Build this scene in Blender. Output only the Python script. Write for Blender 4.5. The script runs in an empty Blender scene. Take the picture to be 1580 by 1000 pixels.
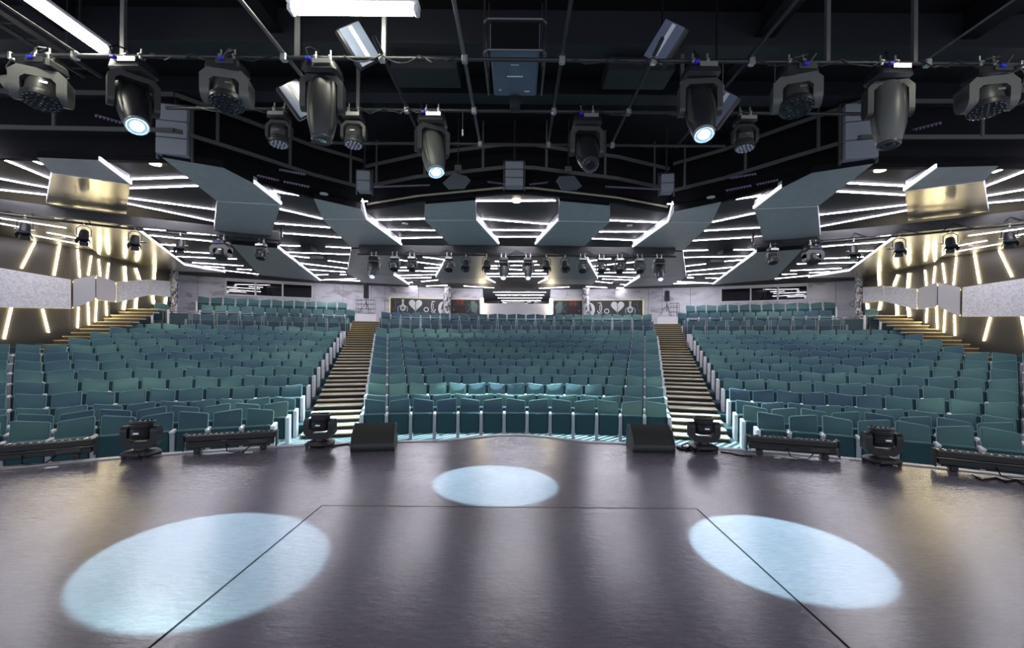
import bpy, math, random
import numpy as np
from mathutils import Vector, Matrix
random.seed(7)
scene = bpy.context.scene
COL = scene.collection
PI = math.pi
R = math.radians

# ---------------------------------------------------------------- camera, world, exposure
F = 700.0                      # focal length in pixels of the 1580 px frame
EYE = 1.45                     # eye height over the stage floor (stage floor is z = 0)
ROLL = 0.0087
cam_data = bpy.data.cameras.new('camera')
cam = bpy.data.objects.new('camera', cam_data)
COL.objects.link(cam)
cam_data.sensor_fit = 'HORIZONTAL'
cam_data.sensor_width = 36.0
cam_data.lens = F / 1580 * 36.0
cam_data.shift_x = -6.5 / 1580
cam_data.shift_y = 28.0 / 1580
cam_data.clip_start = 0.05
cam_data.clip_end = 200
cam.matrix_world = Matrix.Translation((0, 0, EYE)) @ Matrix.Rotation(PI / 2, 4, 'X') @ Matrix.Rotation(ROLL, 4, 'Z')
scene.camera = cam

world = bpy.data.worlds.new('world')
scene.world = world
world.use_nodes = True
bg = world.node_tree.nodes['Background']
bg.inputs['Color'].default_value = (0.80, 0.86, 1.0, 1)
bg.inputs['Strength'].default_value = 0.27  # even background light added as soft fill from the open stage side

vs = scene.view_settings
scene.display_settings.display_device = 'sRGB'
vs.view_transform = 'Standard'
vs.look = 'None'
vs.gamma = 1.0
vs.use_curve_mapping = False
vs.exposure = 2.0
try:
    scene.cycles.use_denoising = True
    scene.cycles.max_bounces = 8
    scene.cycles.diffuse_bounces = 4
    scene.cycles.sample_clamp_indirect = 4.0
    scene.cycles.sample_clamp_direct = 0.0
except Exception:
    pass

LED_WHITE = 20.0       # ceiling strips
LED_WARM = 8.5        # wall strips


def light(kind, name, loc, energy, color=(1, 1, 1), target=None, parent=None, **kw):
    ld = bpy.data.lights.new(name, kind)
    ld.energy = energy
    ld.color = color
    for k, v in kw.items():
        setattr(ld, k, v)
    o = bpy.data.objects.new(name, ld)
    COL.objects.link(o)
    o.location = loc
    if target is not None:
        o.rotation_euler = (Vector(target) - Vector(loc)).to_track_quat('-Z', 'Y').to_euler()
    return o


# ---------------------------------------------------------------- measuring helpers
def unroll(px, py):
    dx, dy = px - 796.5, py - 528.0
    return dx + dy * ROLL, dy - dx * ROLL


def at_z(px, py, z):
    """world point at height z seen at pixel px,py of the survey photo"""
    dx, dy = unroll(px, py)
    d = F * (EYE - z) / dy
    return Vector((dx / F * d, d, z))


def at_y(px, py, d):
    dx, dy = unroll(px, py)
    return Vector((dx / F * d, d, EYE - dy / F * d))


CY = -4.0                       # the seating rows are arcs about (0, CY)


def pol(r, a, z=0.0):
    """point on an arc about the hall's centre; a in degrees from the axis"""
    t = R(a)
    return Vector((r * math.sin(t), CY + r * math.cos(t), z))


# ---------------------------------------------------------------- materials
def mat(name, col=(0.5, 0.5, 0.5), rough=0.5, metal=0.0, emit=None, estr=0.0, spec=None, build=None, **kw):
    m = bpy.data.materials.new(name)
    m.use_nodes = True
    nt = m.node_tree
    p = nt.nodes['Principled BSDF']
    p.inputs['Base Color'].default_value = (*col, 1)
    p.inputs['Roughness'].default_value = rough
    p.inputs['Metallic'].default_value = metal
    if spec is not None:
        p.inputs['Specular IOR Level'].default_value = spec
    if emit:
        p.inputs['Emission Color'].default_value = (*emit, 1)
        p.inputs['Emission Strength'].default_value = estr
    for k, v in kw.items():
        p.inputs[k.replace('_', ' ')].default_value = v
    if build:
        build(nt, p)
    return m


def node(nt, t, **kw):
    n = nt.nodes.new(t)
    for k, v in kw.items():
        if k in n.inputs:
            n.inputs[k].default_value = v
        else:
            setattr(n, k, v)
    return n


def ramp(nt, src, stops, interp='LINEAR'):
    r = nt.nodes.new('ShaderNodeValToRGB')
    r.color_ramp.interpolation = interp
    e = r.color_ramp.elements
    while len(e) < len(stops):
        e.new(0.5)
    for el, (pos, c) in zip(e, stops):
        el.position = pos
        el.color = (*c, 1) if len(c) == 3 else c
    nt.links.new(src, r.inputs[0])
    return r.outputs[0]


def coords(nt, kind='Object', scale=(1, 1, 1), rot=(0, 0, 0)):
    if kind == 'Position':
        src = nt.nodes.new('ShaderNodeNewGeometry').outputs['Position']
    else:
        src = nt.nodes.new('ShaderNodeTexCoord').outputs[kind]
    mp = nt.nodes.new('ShaderNodeMapping')
    mp.inputs['Scale'].default_value = scale
    mp.inputs['Rotation'].default_value = rot
    nt.links.new(src, mp.inputs[0])
    return mp.outputs[0]


def noise(nt, vec, scale, detail=3, rough=0.5, dist=0.0):
    n = nt.nodes.new('ShaderNodeTexNoise')
    n.inputs['Scale'].default_value = scale
    n.inputs['Detail'].default_value = detail
    n.inputs['Roughness'].default_value = rough
    n.inputs['Distortion'].default_value = dist
    if vec is not None:
        nt.links.new(vec, n.inputs['Vector'])
    return n.outputs['Fac']


def bump(nt, p, fac, strength=0.2, dist=0.02):
    b = nt.nodes.new('ShaderNodeBump')
    b.inputs['Strength'].default_value = strength
    b.inputs['Distance'].default_value = dist
    nt.links.new(fac, b.inputs['Height'])
    nt.links.new(b.outputs[0], p.inputs['Normal'])


def b_fabric(nt, p):
    # upholstery colour drifts from navy to pale green in broad patches of seats
    v = coords(nt, 'Position', (0.22, 0.55, 0.9))
    f = noise(nt, v, 1.0, 2, 0.55)
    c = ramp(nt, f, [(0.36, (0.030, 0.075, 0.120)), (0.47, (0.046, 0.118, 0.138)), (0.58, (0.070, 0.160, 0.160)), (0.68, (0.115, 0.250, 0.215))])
    nt.links.new(c, p.inputs['Base Color'])
    v2 = coords(nt, 'Object', (1, 1, 1))
    bump(nt, p, noise(nt, v2, 160, 2), 0.15, 0.004)


M = {}
M['fabric'] = mat('teal upholstery', rough=0.8, build=b_fabric, Sheen_Weight=0.9, Sheen_Roughness=0.35, Sheen_Tint=(0.55, 0.85, 0.9, 1))
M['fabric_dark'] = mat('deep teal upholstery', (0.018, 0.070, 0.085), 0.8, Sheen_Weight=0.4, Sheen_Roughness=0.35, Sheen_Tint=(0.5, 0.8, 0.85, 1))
M['rim_highlight'] = mat('pale teal piping', (0.17, 0.33, 0.34), 0.6)  # pale tubes shaped and coloured as light caught on seat edges
M['arm'] = mat('pale grey lacquer', (0.78, 0.78, 0.83), 0.35)
M['post'] = mat('satin grey metal', (0.48, 0.49, 0.54), 0.4, 0.2)


def b_stage(nt, p):
    v = coords(nt, 'Position')
    f = noise(nt, v, 0.8, 5, 0.6)
    c = ramp(nt, f, [(0.3, (0.094, 0.082, 0.112)), (0.7, (0.126, 0.111, 0.148))])
    sc = noise(nt, coords(nt, 'Position', (1.5, 7.0, 1), (0, 0, 0.2)), 7, 6, 0.75, 0.5)
    mx = nt.nodes.new('ShaderNodeMixRGB')
    mx.blend_type = 'MULTIPLY'
    mx.inputs[0].default_value = 0.5
    nt.links.new(c, mx.inputs[1])
    nt.links.new(ramp(nt, sc, [(0.28, (0.62, 0.62, 0.62)), (0.72, (1.40, 1.40, 1.40))]), mx.inputs[2])
    nt.links.new(mx.outputs[0], p.inputs['Base Color'])
    h = noise(nt, coords(nt, 'Position', (1, 2.0, 1)), 11, 4, 0.6)
    bump(nt, p, h, 0.16, 0.012)


M['stage'] = mat('scuffed grey dance floor', rough=0.225, build=b_stage, spec=0.42)
M['stage_edge'] = mat('grey stage nosing', (0.36, 0.36, 0.40), 0.35)
M['joint'] = mat('dark floor joint', (0.008, 0.008, 0.010), 0.9, spec=0.1)


def b_carpet(nt, p):
    v = coords(nt, 'Position', rot=(0, 0, 0.75))
    w = nt.nodes.new('ShaderNodeTexWave')
    w.inputs['Scale'].default_value = 1.9
    w.inputs['Distortion'].default_value = 0.8
    nt.links.new(v, w.inputs['Vector'])
    c = ramp(nt, w.outputs['Fac'], [(0.60, (0.03, 0.085, 0.10)), (0.72, (0.45, 0.55, 0.58))])
    nt.links.new(c, p.inputs['Base Color'])


M['carpet'] = mat('striped teal carpet', rough=0.95, build=b_carpet)
M['tier'] = mat('dark teal carpet', (0.03, 0.07, 0.085), 0.95)
M['black'] = mat('matt black paint', (0.005, 0.005, 0.007), 0.65, spec=0.12)
M['black_ceiling'] = mat('black ceiling board', (0.013, 0.011, 0.015), 0.5, spec=0.35)
M['stagehouse'] = mat('black steel deck', (0.005, 0.005, 0.007), 0.7, spec=0.15)
M['steel_dark'] = mat('dark blue-grey steel', (0.011, 0.013, 0.019), 0.5, 0.2)
M['pipe'] = mat('black pipe', (0.030, 0.031, 0.036), 0.35, 0.3)
M['speaker_pale'] = mat('pale speaker cloth', (0.23, 0.25, 0.29), 0.7)
M['shell'] = mat('grey fixture shell', (0.095, 0.097, 0.094), 0.4)
M['pipe_grey'] = mat('grey galvanised pipe', (0.13, 0.13, 0.14), 0.4, 0.5)
M['rail'] = mat('grey painted rail', (0.095, 0.095, 0.095), 0.45, 0.2)
M['body'] = mat('black fixture housing', (0.016, 0.016, 0.019), 0.40)
M['body_grey'] = mat('dark grey fixture housing', (0.040, 0.041, 0.041), 0.4)
M['chrome'] = mat('bright clamp alloy', (0.62, 0.62, 0.62), 0.3, 0.85)
M['plug_blue'] = mat('blue power plug', (0.02, 0.03, 0.55), 0.4)
M['lens'] = mat('dark lens glass', (0.01, 0.015, 0.025), 0.05, spec=0.8)
M['lens_lit'] = mat('lit lens', (0.6, 0.8, 0.9), 0.2, emit=(0.80, 0.93, 1.0), estr=14)
M['bezel_glow'] = mat('pale bezel glow', (0.18, 0.26, 0.32), 0.3)  # lens glow put into the bezel colour of lit heads
M['lens_dim'] = mat('LED pixel', (0.05, 0.06, 0.09), 0.2, emit=(0.55, 0.65, 0.95), estr=0.03)
M['led'] = mat('white LED strip', (0.9, 0.9, 0.9), 0.4, emit=(0.93, 0.90, 1.0), estr=LED_WHITE)
M['side_glow'] = mat('white side glow', (0.9, 0.9, 0.9), 0.4, emit=(0.90, 0.89, 1.0), estr=0.22)  # glowing band standing in for LED spill on the baffle sides
M['led_warm'] = mat('warm LED strip', (0.9, 0.85, 0.7), 0.4, emit=(1.0, 0.84, 0.50), estr=LED_WARM)
M['led_yellow'] = mat('yellow LED tape', (0.9, 0.85, 0.4), 0.4, emit=(1.0, 0.86, 0.25), estr=1.2)
M['led_faint'] = mat('faint yellow LED tape', (0.6, 0.6, 0.3), 0.4, emit=(1.0, 0.9, 0.35), estr=0.22)
M['tube'] = mat('fluorescent diffuser', (0.9, 0.9, 0.8), 0.3, emit=(1.0, 0.98, 0.80), estr=12)
M['downlight'] = mat('warm halogen', (0.9, 0.85, 0.6), 0.3, emit=(1.0, 0.88, 0.5), estr=8)


def b_brushed(a, b, scale=(30, 30, 0.6)):
    def f(nt, p):
        v = coords(nt, 'Object', scale)
        n_ = noise(nt, v, 3, 3)
        nt.links.new(ramp(nt, n_, [(0.3, a), (0.7, b)]), p.inputs['Base Color'])
    return f


M['baffle'] = mat('brushed grey metal', rough=0.42, metal=0.35, build=b_brushed((0.40, 0.415, 0.44), (0.46, 0.475, 0.50), (2, 2, 2)))
M['baffle_warm'] = mat('brushed champagne metal', rough=0.20, metal=0.9, build=b_brushed((0.42, 0.40, 0.33), (0.52, 0.49, 0.40), (2, 2, 2)))
M['side_white'] = mat('white baffle edge', (0.46, 0.455, 0.50), 0.5)


def b_terrazzo(nt, p):
    v = coords(nt, 'Position')
    vo = nt.nodes.new('ShaderNodeTexVoronoi')
    vo.inputs['Scale'].default_value = 24
    nt.links.new(v, vo.inputs['Vector'])
    c = ramp(nt, vo.outputs['Color'], [(0.2, (0.60, 0.585, 0.63)), (0.45, (0.71, 0.70, 0.74)), (0.8, (0.80, 0.79, 0.83))])
    nt.links.new(c, p.inputs['Base Color'])


M['terrazzo'] = mat('speckled white panel', rough=0.45, build=b_terrazzo)
M['smooth_panel'] = mat('plain silver-grey panel', (0.48, 0.47, 0.50), 0.3, 0.2)
M['wall_dark'] = mat('dark bronze wall', (0.060, 0.055, 0.050), 0.35, 0.3)


def b_marble(nt, p):
    v = coords(nt, 'Position', (0.35, 0.35, 0.8), (0.3, 0.4, 0.3))
    f = noise(nt, v, 1.6, 8, 0.62, 1.6)
    nt.links.new(ramp(nt, f, [(0.38, (0.40, 0.38, 0.44)), (0.46, (0.66, 0.64, 0.70)), (0.6, (0.76, 0.74, 0.80))]), p.inputs['Base Color'])


M['marble'] = mat('white veined wall panel', rough=0.4, build=b_marble)


def b_pillar(nt, p):
    v = coords(nt, 'Position', (1, 1, 0.45))
    f = noise(nt, v, 9, 4, 0.7, 1.2)
    nt.links.new(ramp(nt, f, [(0.44, (0.03, 0.03, 0.035)), (0.50, (0.55, 0.53, 0.56)), (0.6, (0.85, 0.83, 0.86))], 'LINEAR'), p.inputs['Base Color'])


M['pillar'] = mat('black and silver marbled wrap', rough=0.3, build=b_pillar)
M['white'] = mat('white paint', (0.78, 0.76, 0.80), 0.5)
M['glass_dark'] = mat('dark window glass', (0.008, 0.008, 0.012), 0.03, spec=1.0)
M['mural'] = mat('charcoal mural board', (0.045, 0.048, 0.050), 0.5)
M['mural_white'] = mat('white mural print', (0.80, 0.82, 0.80), 0.6)
M['mural_red'] = mat('red mural print', (0.32, 0.03, 0.03), 0.6)
M['mural_teal'] = mat('grey-green mural print', (0.16, 0.24, 0.22), 0.6)
M['tread'] = mat('pale step tread', (0.52, 0.49, 0.44), 0.6)
M['riser'] = mat('brown step riser', (0.035, 0.028, 0.020), 0.6)


def b_nosing(nt, p):
    v = coords(nt, 'Object', (1, 1, 1))
    w = nt.nodes.new('ShaderNodeTexWave')
    w.inputs['Scale'].default_value = 9.0
    nt.links.new(v, w.inputs['Vector'])
    nt.links.new(ramp(nt, w.outputs['Fac'], [(0.35, (0.24, 0.18, 0.08)), (0.65, (0.72, 0.57, 0.29))]), p.inputs['Base Color'])


M['nosing'] = mat('ribbed brass nosing', rough=0.35, metal=0.5, build=b_nosing)
M['paper'] = mat('white tape', (0.75, 0.75, 0.75), 0.7)
M['projector'] = mat('blue-grey projector housing', (0.10, 0.135, 0.20), 0.45)
M['plate'] = mat('slate blue reflector plate', (0.060, 0.085, 0.105), 0.45)
M['flood_glass'] = mat('pale flood glass', (0.17, 0.205, 0.29), 0.15, spec=0.5)
M['lip'] = mat('painted warm edge', (0.30, 0.28, 0.20), 0.4, 0.5)
M['perforated'] = mat('perforated tray', (0.20, 0.16, 0.28), 0.4, 0.3)


# ---------------------------------------------------------------- mesh building
class MB:
    """collects pieces of one mesh"""
    def __init__(self):
        self.v, self.f, self.m = [], [], []

    def add(self, vs_, fs, M_=None, mi=0):
        o = len(self.v)
        for p in vs_:
            p = Vector(p)
            self.v.append(M_ @ p if M_ is not None else p)
        for f in fs:
            self.f.append(tuple(i + o for i in f))
            self.m.append(mi)
        return self

    def box(self, c, s, M_=None, bev=0.0, mi=0, taper=None):
        """box of full size s about c; bev cuts its edges; taper = x,y scale of the top"""
        x, y, z = s[0] / 2, s[1] / 2, s[2] / 2
        tx, ty = taper or (1, 1)
        c = Vector(c)
        if bev <= 0:
            vs_ = [(-x, -y, -z), (x, -y, -z), (x, y, -z), (-x, y, -z), (-x * tx, -y * ty, z), (x * tx, -y * ty, z), (x * tx, y * ty, z), (-x * tx, y * ty, z)]
            fs = [(0, 3, 2, 1), (4, 5, 6, 7), (0, 1, 5, 4), (1, 2, 6, 5), (2, 3, 7, 6), (3, 0, 4, 7)]
        else:
            b = min(bev, x * .9, y * .9, z * .9)
            vs_, fs = [], []
            ring = [(-1, -1), (1, -1), (1, 1), (-1, 1)]
            for (zz, inset) in ((-z, b), (-z + b, 0), (z - b, 0), (z, b)):
                k = (zz + z) / (2 * z)
                kx, ky = 1 + (tx - 1) * k, 1 + (ty - 1) * k
                for (sx, sy) in ring:
                    xx, yy = (x - inset) * kx, (y - inset) * ky
                    bb = b * .8 if inset == 0 else b * .4
                    if sx * sy > 0:
                        vs_ += [(sx * xx, sy * (yy - bb), zz), (sx * (xx - bb), sy * yy, zz)]
                    else:
                        vs_ += [(sx * (xx - bb), sy * yy, zz), (sx * xx, sy * (yy - bb), zz)]
            n = 8
            # order each ring counter-clockwise
            for k in range(3):
                for i in range(n):
                    j = (i + 1) % n
                    fs.append((k * n + i, k * n + j, (k + 1) * n + j, (k + 1) * n + i))
            fs.append(tuple(range(n - 1, -1, -1)))
            fs.append(tuple(range(3 * n, 4 * n)))
            idx = []
            for k in range(4):
                q = vs_[k * n:(k + 1) * n]
                q.sort(key=lambda t: math.atan2(t[1], t[0]))
                vs_[k * n:(k + 1) * n] = q
        vs_ = [Vector(p) + c for p in vs_]
        return self.add(vs_, fs, M_, mi)

    def cyl(self, p0, p1, r0, r1=None, n=10, M_=None, mi=0, caps=True):
        p0, p1 = Vector(p0), Vector(p1)
        r1 = r0 if r1 is None else r1
        q = (p1 - p0).to_track_quat('Z', 'Y').to_matrix()
        vs_ = []
        for (p, r) in ((p0, r0), (p1, r1)):
            for i in range(n):
                a = 2 * PI * i / n
                vs_.append(p + q @ Vector((r * math.cos(a), r * math.sin(a), 0)))
        fs = [(i, (i + 1) % n, n + (i + 1) % n, n + i) for i in range(n)]
        if caps:
            fs += [tuple(range(n - 1, -1, -1)), tuple(range(n, 2 * n))]
        return self.add(vs_, fs, M_, mi)

    def lathe(self, prof, n=16, M_=None, mi=0, sx=1.0, sy=1.0):
        """profile of (r, z) turned about z; closed at both ends"""
        vs_, fs = [], []
        for (r, z) in prof:
            for i in range(n):
                a = 2 * PI * i / n
                vs_.append((r * sx * math.cos(a), r * sy * math.sin(a), z))
        k = len(prof)
        for j in range(k - 1):
            for i in range(n):
                i2 = (i + 1) % n
                fs.append((j * n + i, j * n + i2, (j + 1) * n + i2, (j + 1) * n + i))
        fs.append(tuple(range(n - 1, -1, -1)))
        fs.append(tuple(range((k - 1) * n, k * n)))
        return self.add(vs_, fs, M_, mi)

    def tube(self, pts, r, n=6, M_=None, mi=0):
        for a, b in zip(pts[:-1], pts[1:]):
            self.cyl(a, b, r, n=n, M_=M_, mi=mi)
        return self

    def prism(self, pts, h, M_=None, mi=0):
        """polygon of 3D points pushed along the vector h"""
        n = len(pts)
        h = Vector(h)
        a = [Vector(p) for p in pts]
        vs_ = a + [p + h for p in a]
        fs = [tuple(range(n)), tuple(range(2 * n - 1, n - 1, -1))]
        fs += [(i, i + n, (i + 1) % n + n, (i + 1) % n) for i in range(n)]
        return self.add(vs_, fs, M_, mi)

    def mesh(self, name, mats, smooth=True):
        me = bpy.data.meshes.new(name)
        me.from_pydata([tuple(p) for p in self.v], [], self.f)
        for m in (mats if isinstance(mats, (list, tuple)) else [mats]):
            me.materials.append(M[m] if isinstance(m, str) else m)
        if any(self.m):
            me.polygons.foreach_set('material_index', self.m)
        import bmesh
        bm = bmesh.new()
        bm.from_mesh(me)
        bmesh.ops.recalc_face_normals(bm, faces=bm.faces)
        bm.to_mesh(me)
        bm.free()
        if smooth:
            me.polygons.foreach_set('use_smooth', [True] * len(me.polygons))
            me.set_sharp_from_angle(angle=R(38))
        me.update()
        return me

    def build(self, name, mats, parent=None, smooth=True, **props):
        return link(name, self.mesh(name, mats, smooth), parent, **props)


def link(name, data, parent=None, loc=None, rot=None, **props):
    o = bpy.data.objects.new(name, data)
    COL.objects.link(o)
    if parent is not None:
        o.parent = parent
    if loc is not None:
        o.location = loc
    if rot is not None:
        o.rotation_euler = rot
    for k, v in props.items():
        o[k] = v
    return o


def thing(name, label, category, loc=(0, 0, 0), rz=0.0, group=None, rot=None):
    o = link(name, None, None, loc, rot or (0, 0, rz), label=label, category=category)
    if group:
        o['group'] = group
    return o


def copy_tree(o, parent=None):
    c = o.copy()
    COL.objects.link(c)
    if parent is not None:
        c.parent = parent
    for ch in o.children:
        copy_tree(ch, c)
    return c


def struct(name, mb, mats, smooth=False):
    return mb.build(name, mats, None, smooth, kind='structure')


ORD = ['zeroth', 'first', 'second', 'third', 'fourth', 'fifth', 'sixth', 'seventh', 'eighth', 'ninth', 'tenth', 'eleventh', 'twelfth', 'thirteenth',
       'fourteenth', 'fifteenth', 'sixteenth', 'seventeenth', 'eighteenth', 'nineteenth', 'twentieth']

# ================================================================ THE SETTING
ZC = 4.73          # audience ceiling
ZF = -0.80         # auditorium floor before the first row
ZH = 6.05          # deck over the stage


def arc(r, a0, a1, n, z):
    return [pol(r, a0 + (a1 - a0) * i / n, z) for i in range(n + 1)]


# stage: a disc front with a small apron bulge in the middle
def stage_front(x):
    y = math.sqrt(max(10.6 ** 2 - x * x, 0)) - 3.95
    return y + 0.42 * 0.5 * (1 + math.cos(PI * min(1, abs(x) / 1.25)))


edge = [(-9.6 + 19.2 * i / 120) for i in range(121)]
edge = [Vector((x, stage_front(x), 0)) for x in edge]
mb = MB()
mb.prism([Vector((-9.6, -1.2, 0))] + edge + [Vector((9.6, -1.2, 0))], (0, 0, -0.9))
stage_floor = struct('floor', mb, 'stage')
mb = MB()
for a, b in zip(edge[:-1], edge[1:]):
    na, nb = (Vector((a.x, a.y + 4, 0)).normalized() * .07), (Vector((b.x, b.y + 4, 0)).normalized() * .07)
    mb.add([a + Vector((0, 0, .012)) - na * .6, b + Vector((0, 0, .012)) - nb * .6, b + nb + Vector((0, 0, .012)), a + na + Vector((0, 0, .012)),
            b + nb - Vector((0, 0, .10)), a + na - Vector((0, 0, .10)), a - na * .6 + Vector((0, 0, .0005)), b - nb * .6 + Vector((0, 0, .0005))],
           [(0, 1, 2, 3), (3, 2, 4, 5), (6, 7, 1, 0)])
mb.build('trim', 'stage_edge', stage_floor, False)
# joints between the dance-floor sheets
mb = MB()
for (a, b) in (((497, 780), (225, 1004)), ((497, 780), (1075, 785)), ((1075, 785), (1315, 1004))):
    p, q = at_z(*a, 0.0012), at_z(*b, 0.0012)
    t = (q - p).normalized()
    n_ = Vector((-t.y, t.x, 0)) * .0065
    mb.add([p - n_, p + n_, q + n_, q - n_], [(0, 1, 2, 3)])
mb.build('joint', 'joint', stage_floor, False)

# auditorium tiers: row k stands at radius row_r(k), height row_z(k)
R1 = 14.45
PITCH = 0.96


def row_r(k):
    return R1 + PITCH * (k - 1)


def row_z(k):
    return ZF + 0.195 * max(0, k - 2)


prof = [(10.4, ZF)]
for k in range(3, 13):
    r = row_r(k) - 0.52
    prof += [(r, row_z(k - 1)), (r, row_z(k))]
rc = row_r(12) + 0.45
prof += [(rc, row_z(12)), (rc + .05, 1.25), (27.55, 1.25), (27.55, 1.73), (28.72, 1.73), (28.72, 2.15), (32.3, 2.15)]
mb = MB()
NA = 72
A0, A1 = -47.0, 47.0
vs_, fs = [], []
for i in range(NA + 1):
    a = A0 + (A1 - A0) * i / NA
    for (r, z) in prof:
        vs_.append(pol(r, a, z))
n = len(prof)
for i in range(NA):
    for j in range(n - 1):
        fs.append((i * n + j, (i + 1) * n + j, (i + 1) * n + j + 1, i * n + j + 1))
mb.add(vs_, fs)
tiers = struct('floor', mb, ['tier'], False)
# extra platform for the top side rows
mb = MB()
for s in (-1, 1):
    v0 = [pol(29.75, s * (17.6 + (32.6 - 17.6) * i / 10), 2.1) for i in range(11)] + [pol(32.2, s * (32.6 - (32.6 - 17.6) * i / 10), 2.1) for i in range(11)]
    mb.prism(v0, (0, 0, .57))
mb.build('upper_platform', 'tier', tiers, False)
# striped carpet in front of the first row
mb = MB()
q = arc(10.6, -34, 34, 40, ZF + .006) + arc(15.35, 34, -34, 40, ZF + .006)
k = len(q)
mb.add(q, [(i, i + 1, k - 2 - i, k - 1 - i) for i in range(40)])
mb.build('carpet', 'carpet', tiers, False)

# audience ceiling with the arched front over the stage edge
mb = MB()
FRONT_PX = [(-60, 242), (60, 245), (276, 248.5), (390, 279), (485, 306), (561, 323), (568, 322), (645, 309.5), (775, 297.5)]
FRONT_L = [at_z(px, py, ZC - .07) for (px, py) in FRONT_PX]
FRONT_R = [Vector((-p.x, p.y, p.z)) for p in FRONT_L]
FR = FRONT_L + FRONT_R[::-1]
poly = [Vector((-19.5, FR[0].y, ZC))] + [Vector((p.x, p.y, ZC)) for p in FR] + [Vector((19.5, FR[-1].y, ZC)), Vector((19.5, 37, ZC)), Vector((-19.5, 37, ZC))]
mb.prism(poly, (0, 0, .12))
ceiling = struct('ceiling', mb, 'black_ceiling')
# bulkhead between the audience ceiling and the higher stage deck
mb = MB()
FB = [Vector((-19.5, FR[0].y, 0))] + FR + [Vector((19.5, FR[-1].y, 0))]
for a, b in zip(FB[:-1], FB[1:]):
    a, b = Vector((a.x, a.y, ZC - .07)), Vector((b.x, b.y, ZC - .07))
    mb.add([a, b, b + Vector((0, 0, ZH - ZC + .07)), a + Vector((0, 0, ZH - ZC + .07))], [(0, 1, 2, 3)])
    t = (b - a).normalized()
    n_ = Vector((-t.y, t.x, 0)) * .12
    mb.add([a, b, b + n_, a + n_, a + n_ + Vector((0, 0, .2)), b + n_ + Vector((0, 0, .2))], [(0, 1, 2, 3), (3, 2, 5, 4)])
bulk = struct('trim', mb, 'black')
# pale lip along the bulkhead middle, warm light on its edge put into colour
mb = MB()
mid = FRONT_L[6:] + FRONT_R[::-1][:-6]
mb.tube([Vector((p.x, p.y - .06, ZC + .02)) for p in mid], .028, 8)
mb.build('lip', 'lip', bulk)
# stage deck with beams
mb = MB()
mb.prism([Vector((-14, -1.5, ZH)), Vector((14, -1.5, ZH)), Vector((14, 12, ZH)), Vector((-14, 12, ZH))], (0, 0, .1))
deck = struct('ceiling', mb, 'stagehouse')
for (y, h) in ((6.35, .52), (8.0, .30)):
    mb = MB()
    mb.box((0, y, ZH - h / 2), (20, .14, h))
    mb.box((0, y, ZH - h), (20, .34, .03))
    mb.build('beam', 'steel_dark', deck, False)
for x in (-6.2, -3.4, 3.4, 6.2):
    mb = MB()
    mb.box((x, 3.4, ZH - .17), (.12, 7.5, .34))
    mb.box((x, 3.4, ZH - .34), (.26, 7.5, .025))
    mb.build('beam', 'stagehouse', deck, False)
for (x, y) in ((-1.35, 6.2), (1.75, 6.2)):
    mb = MB()
    mb.box((x, y + .5, ZH - .62), (.95, .5, .20), bev=.01)
    mb.build('duct', 'steel_dark', deck)


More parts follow.
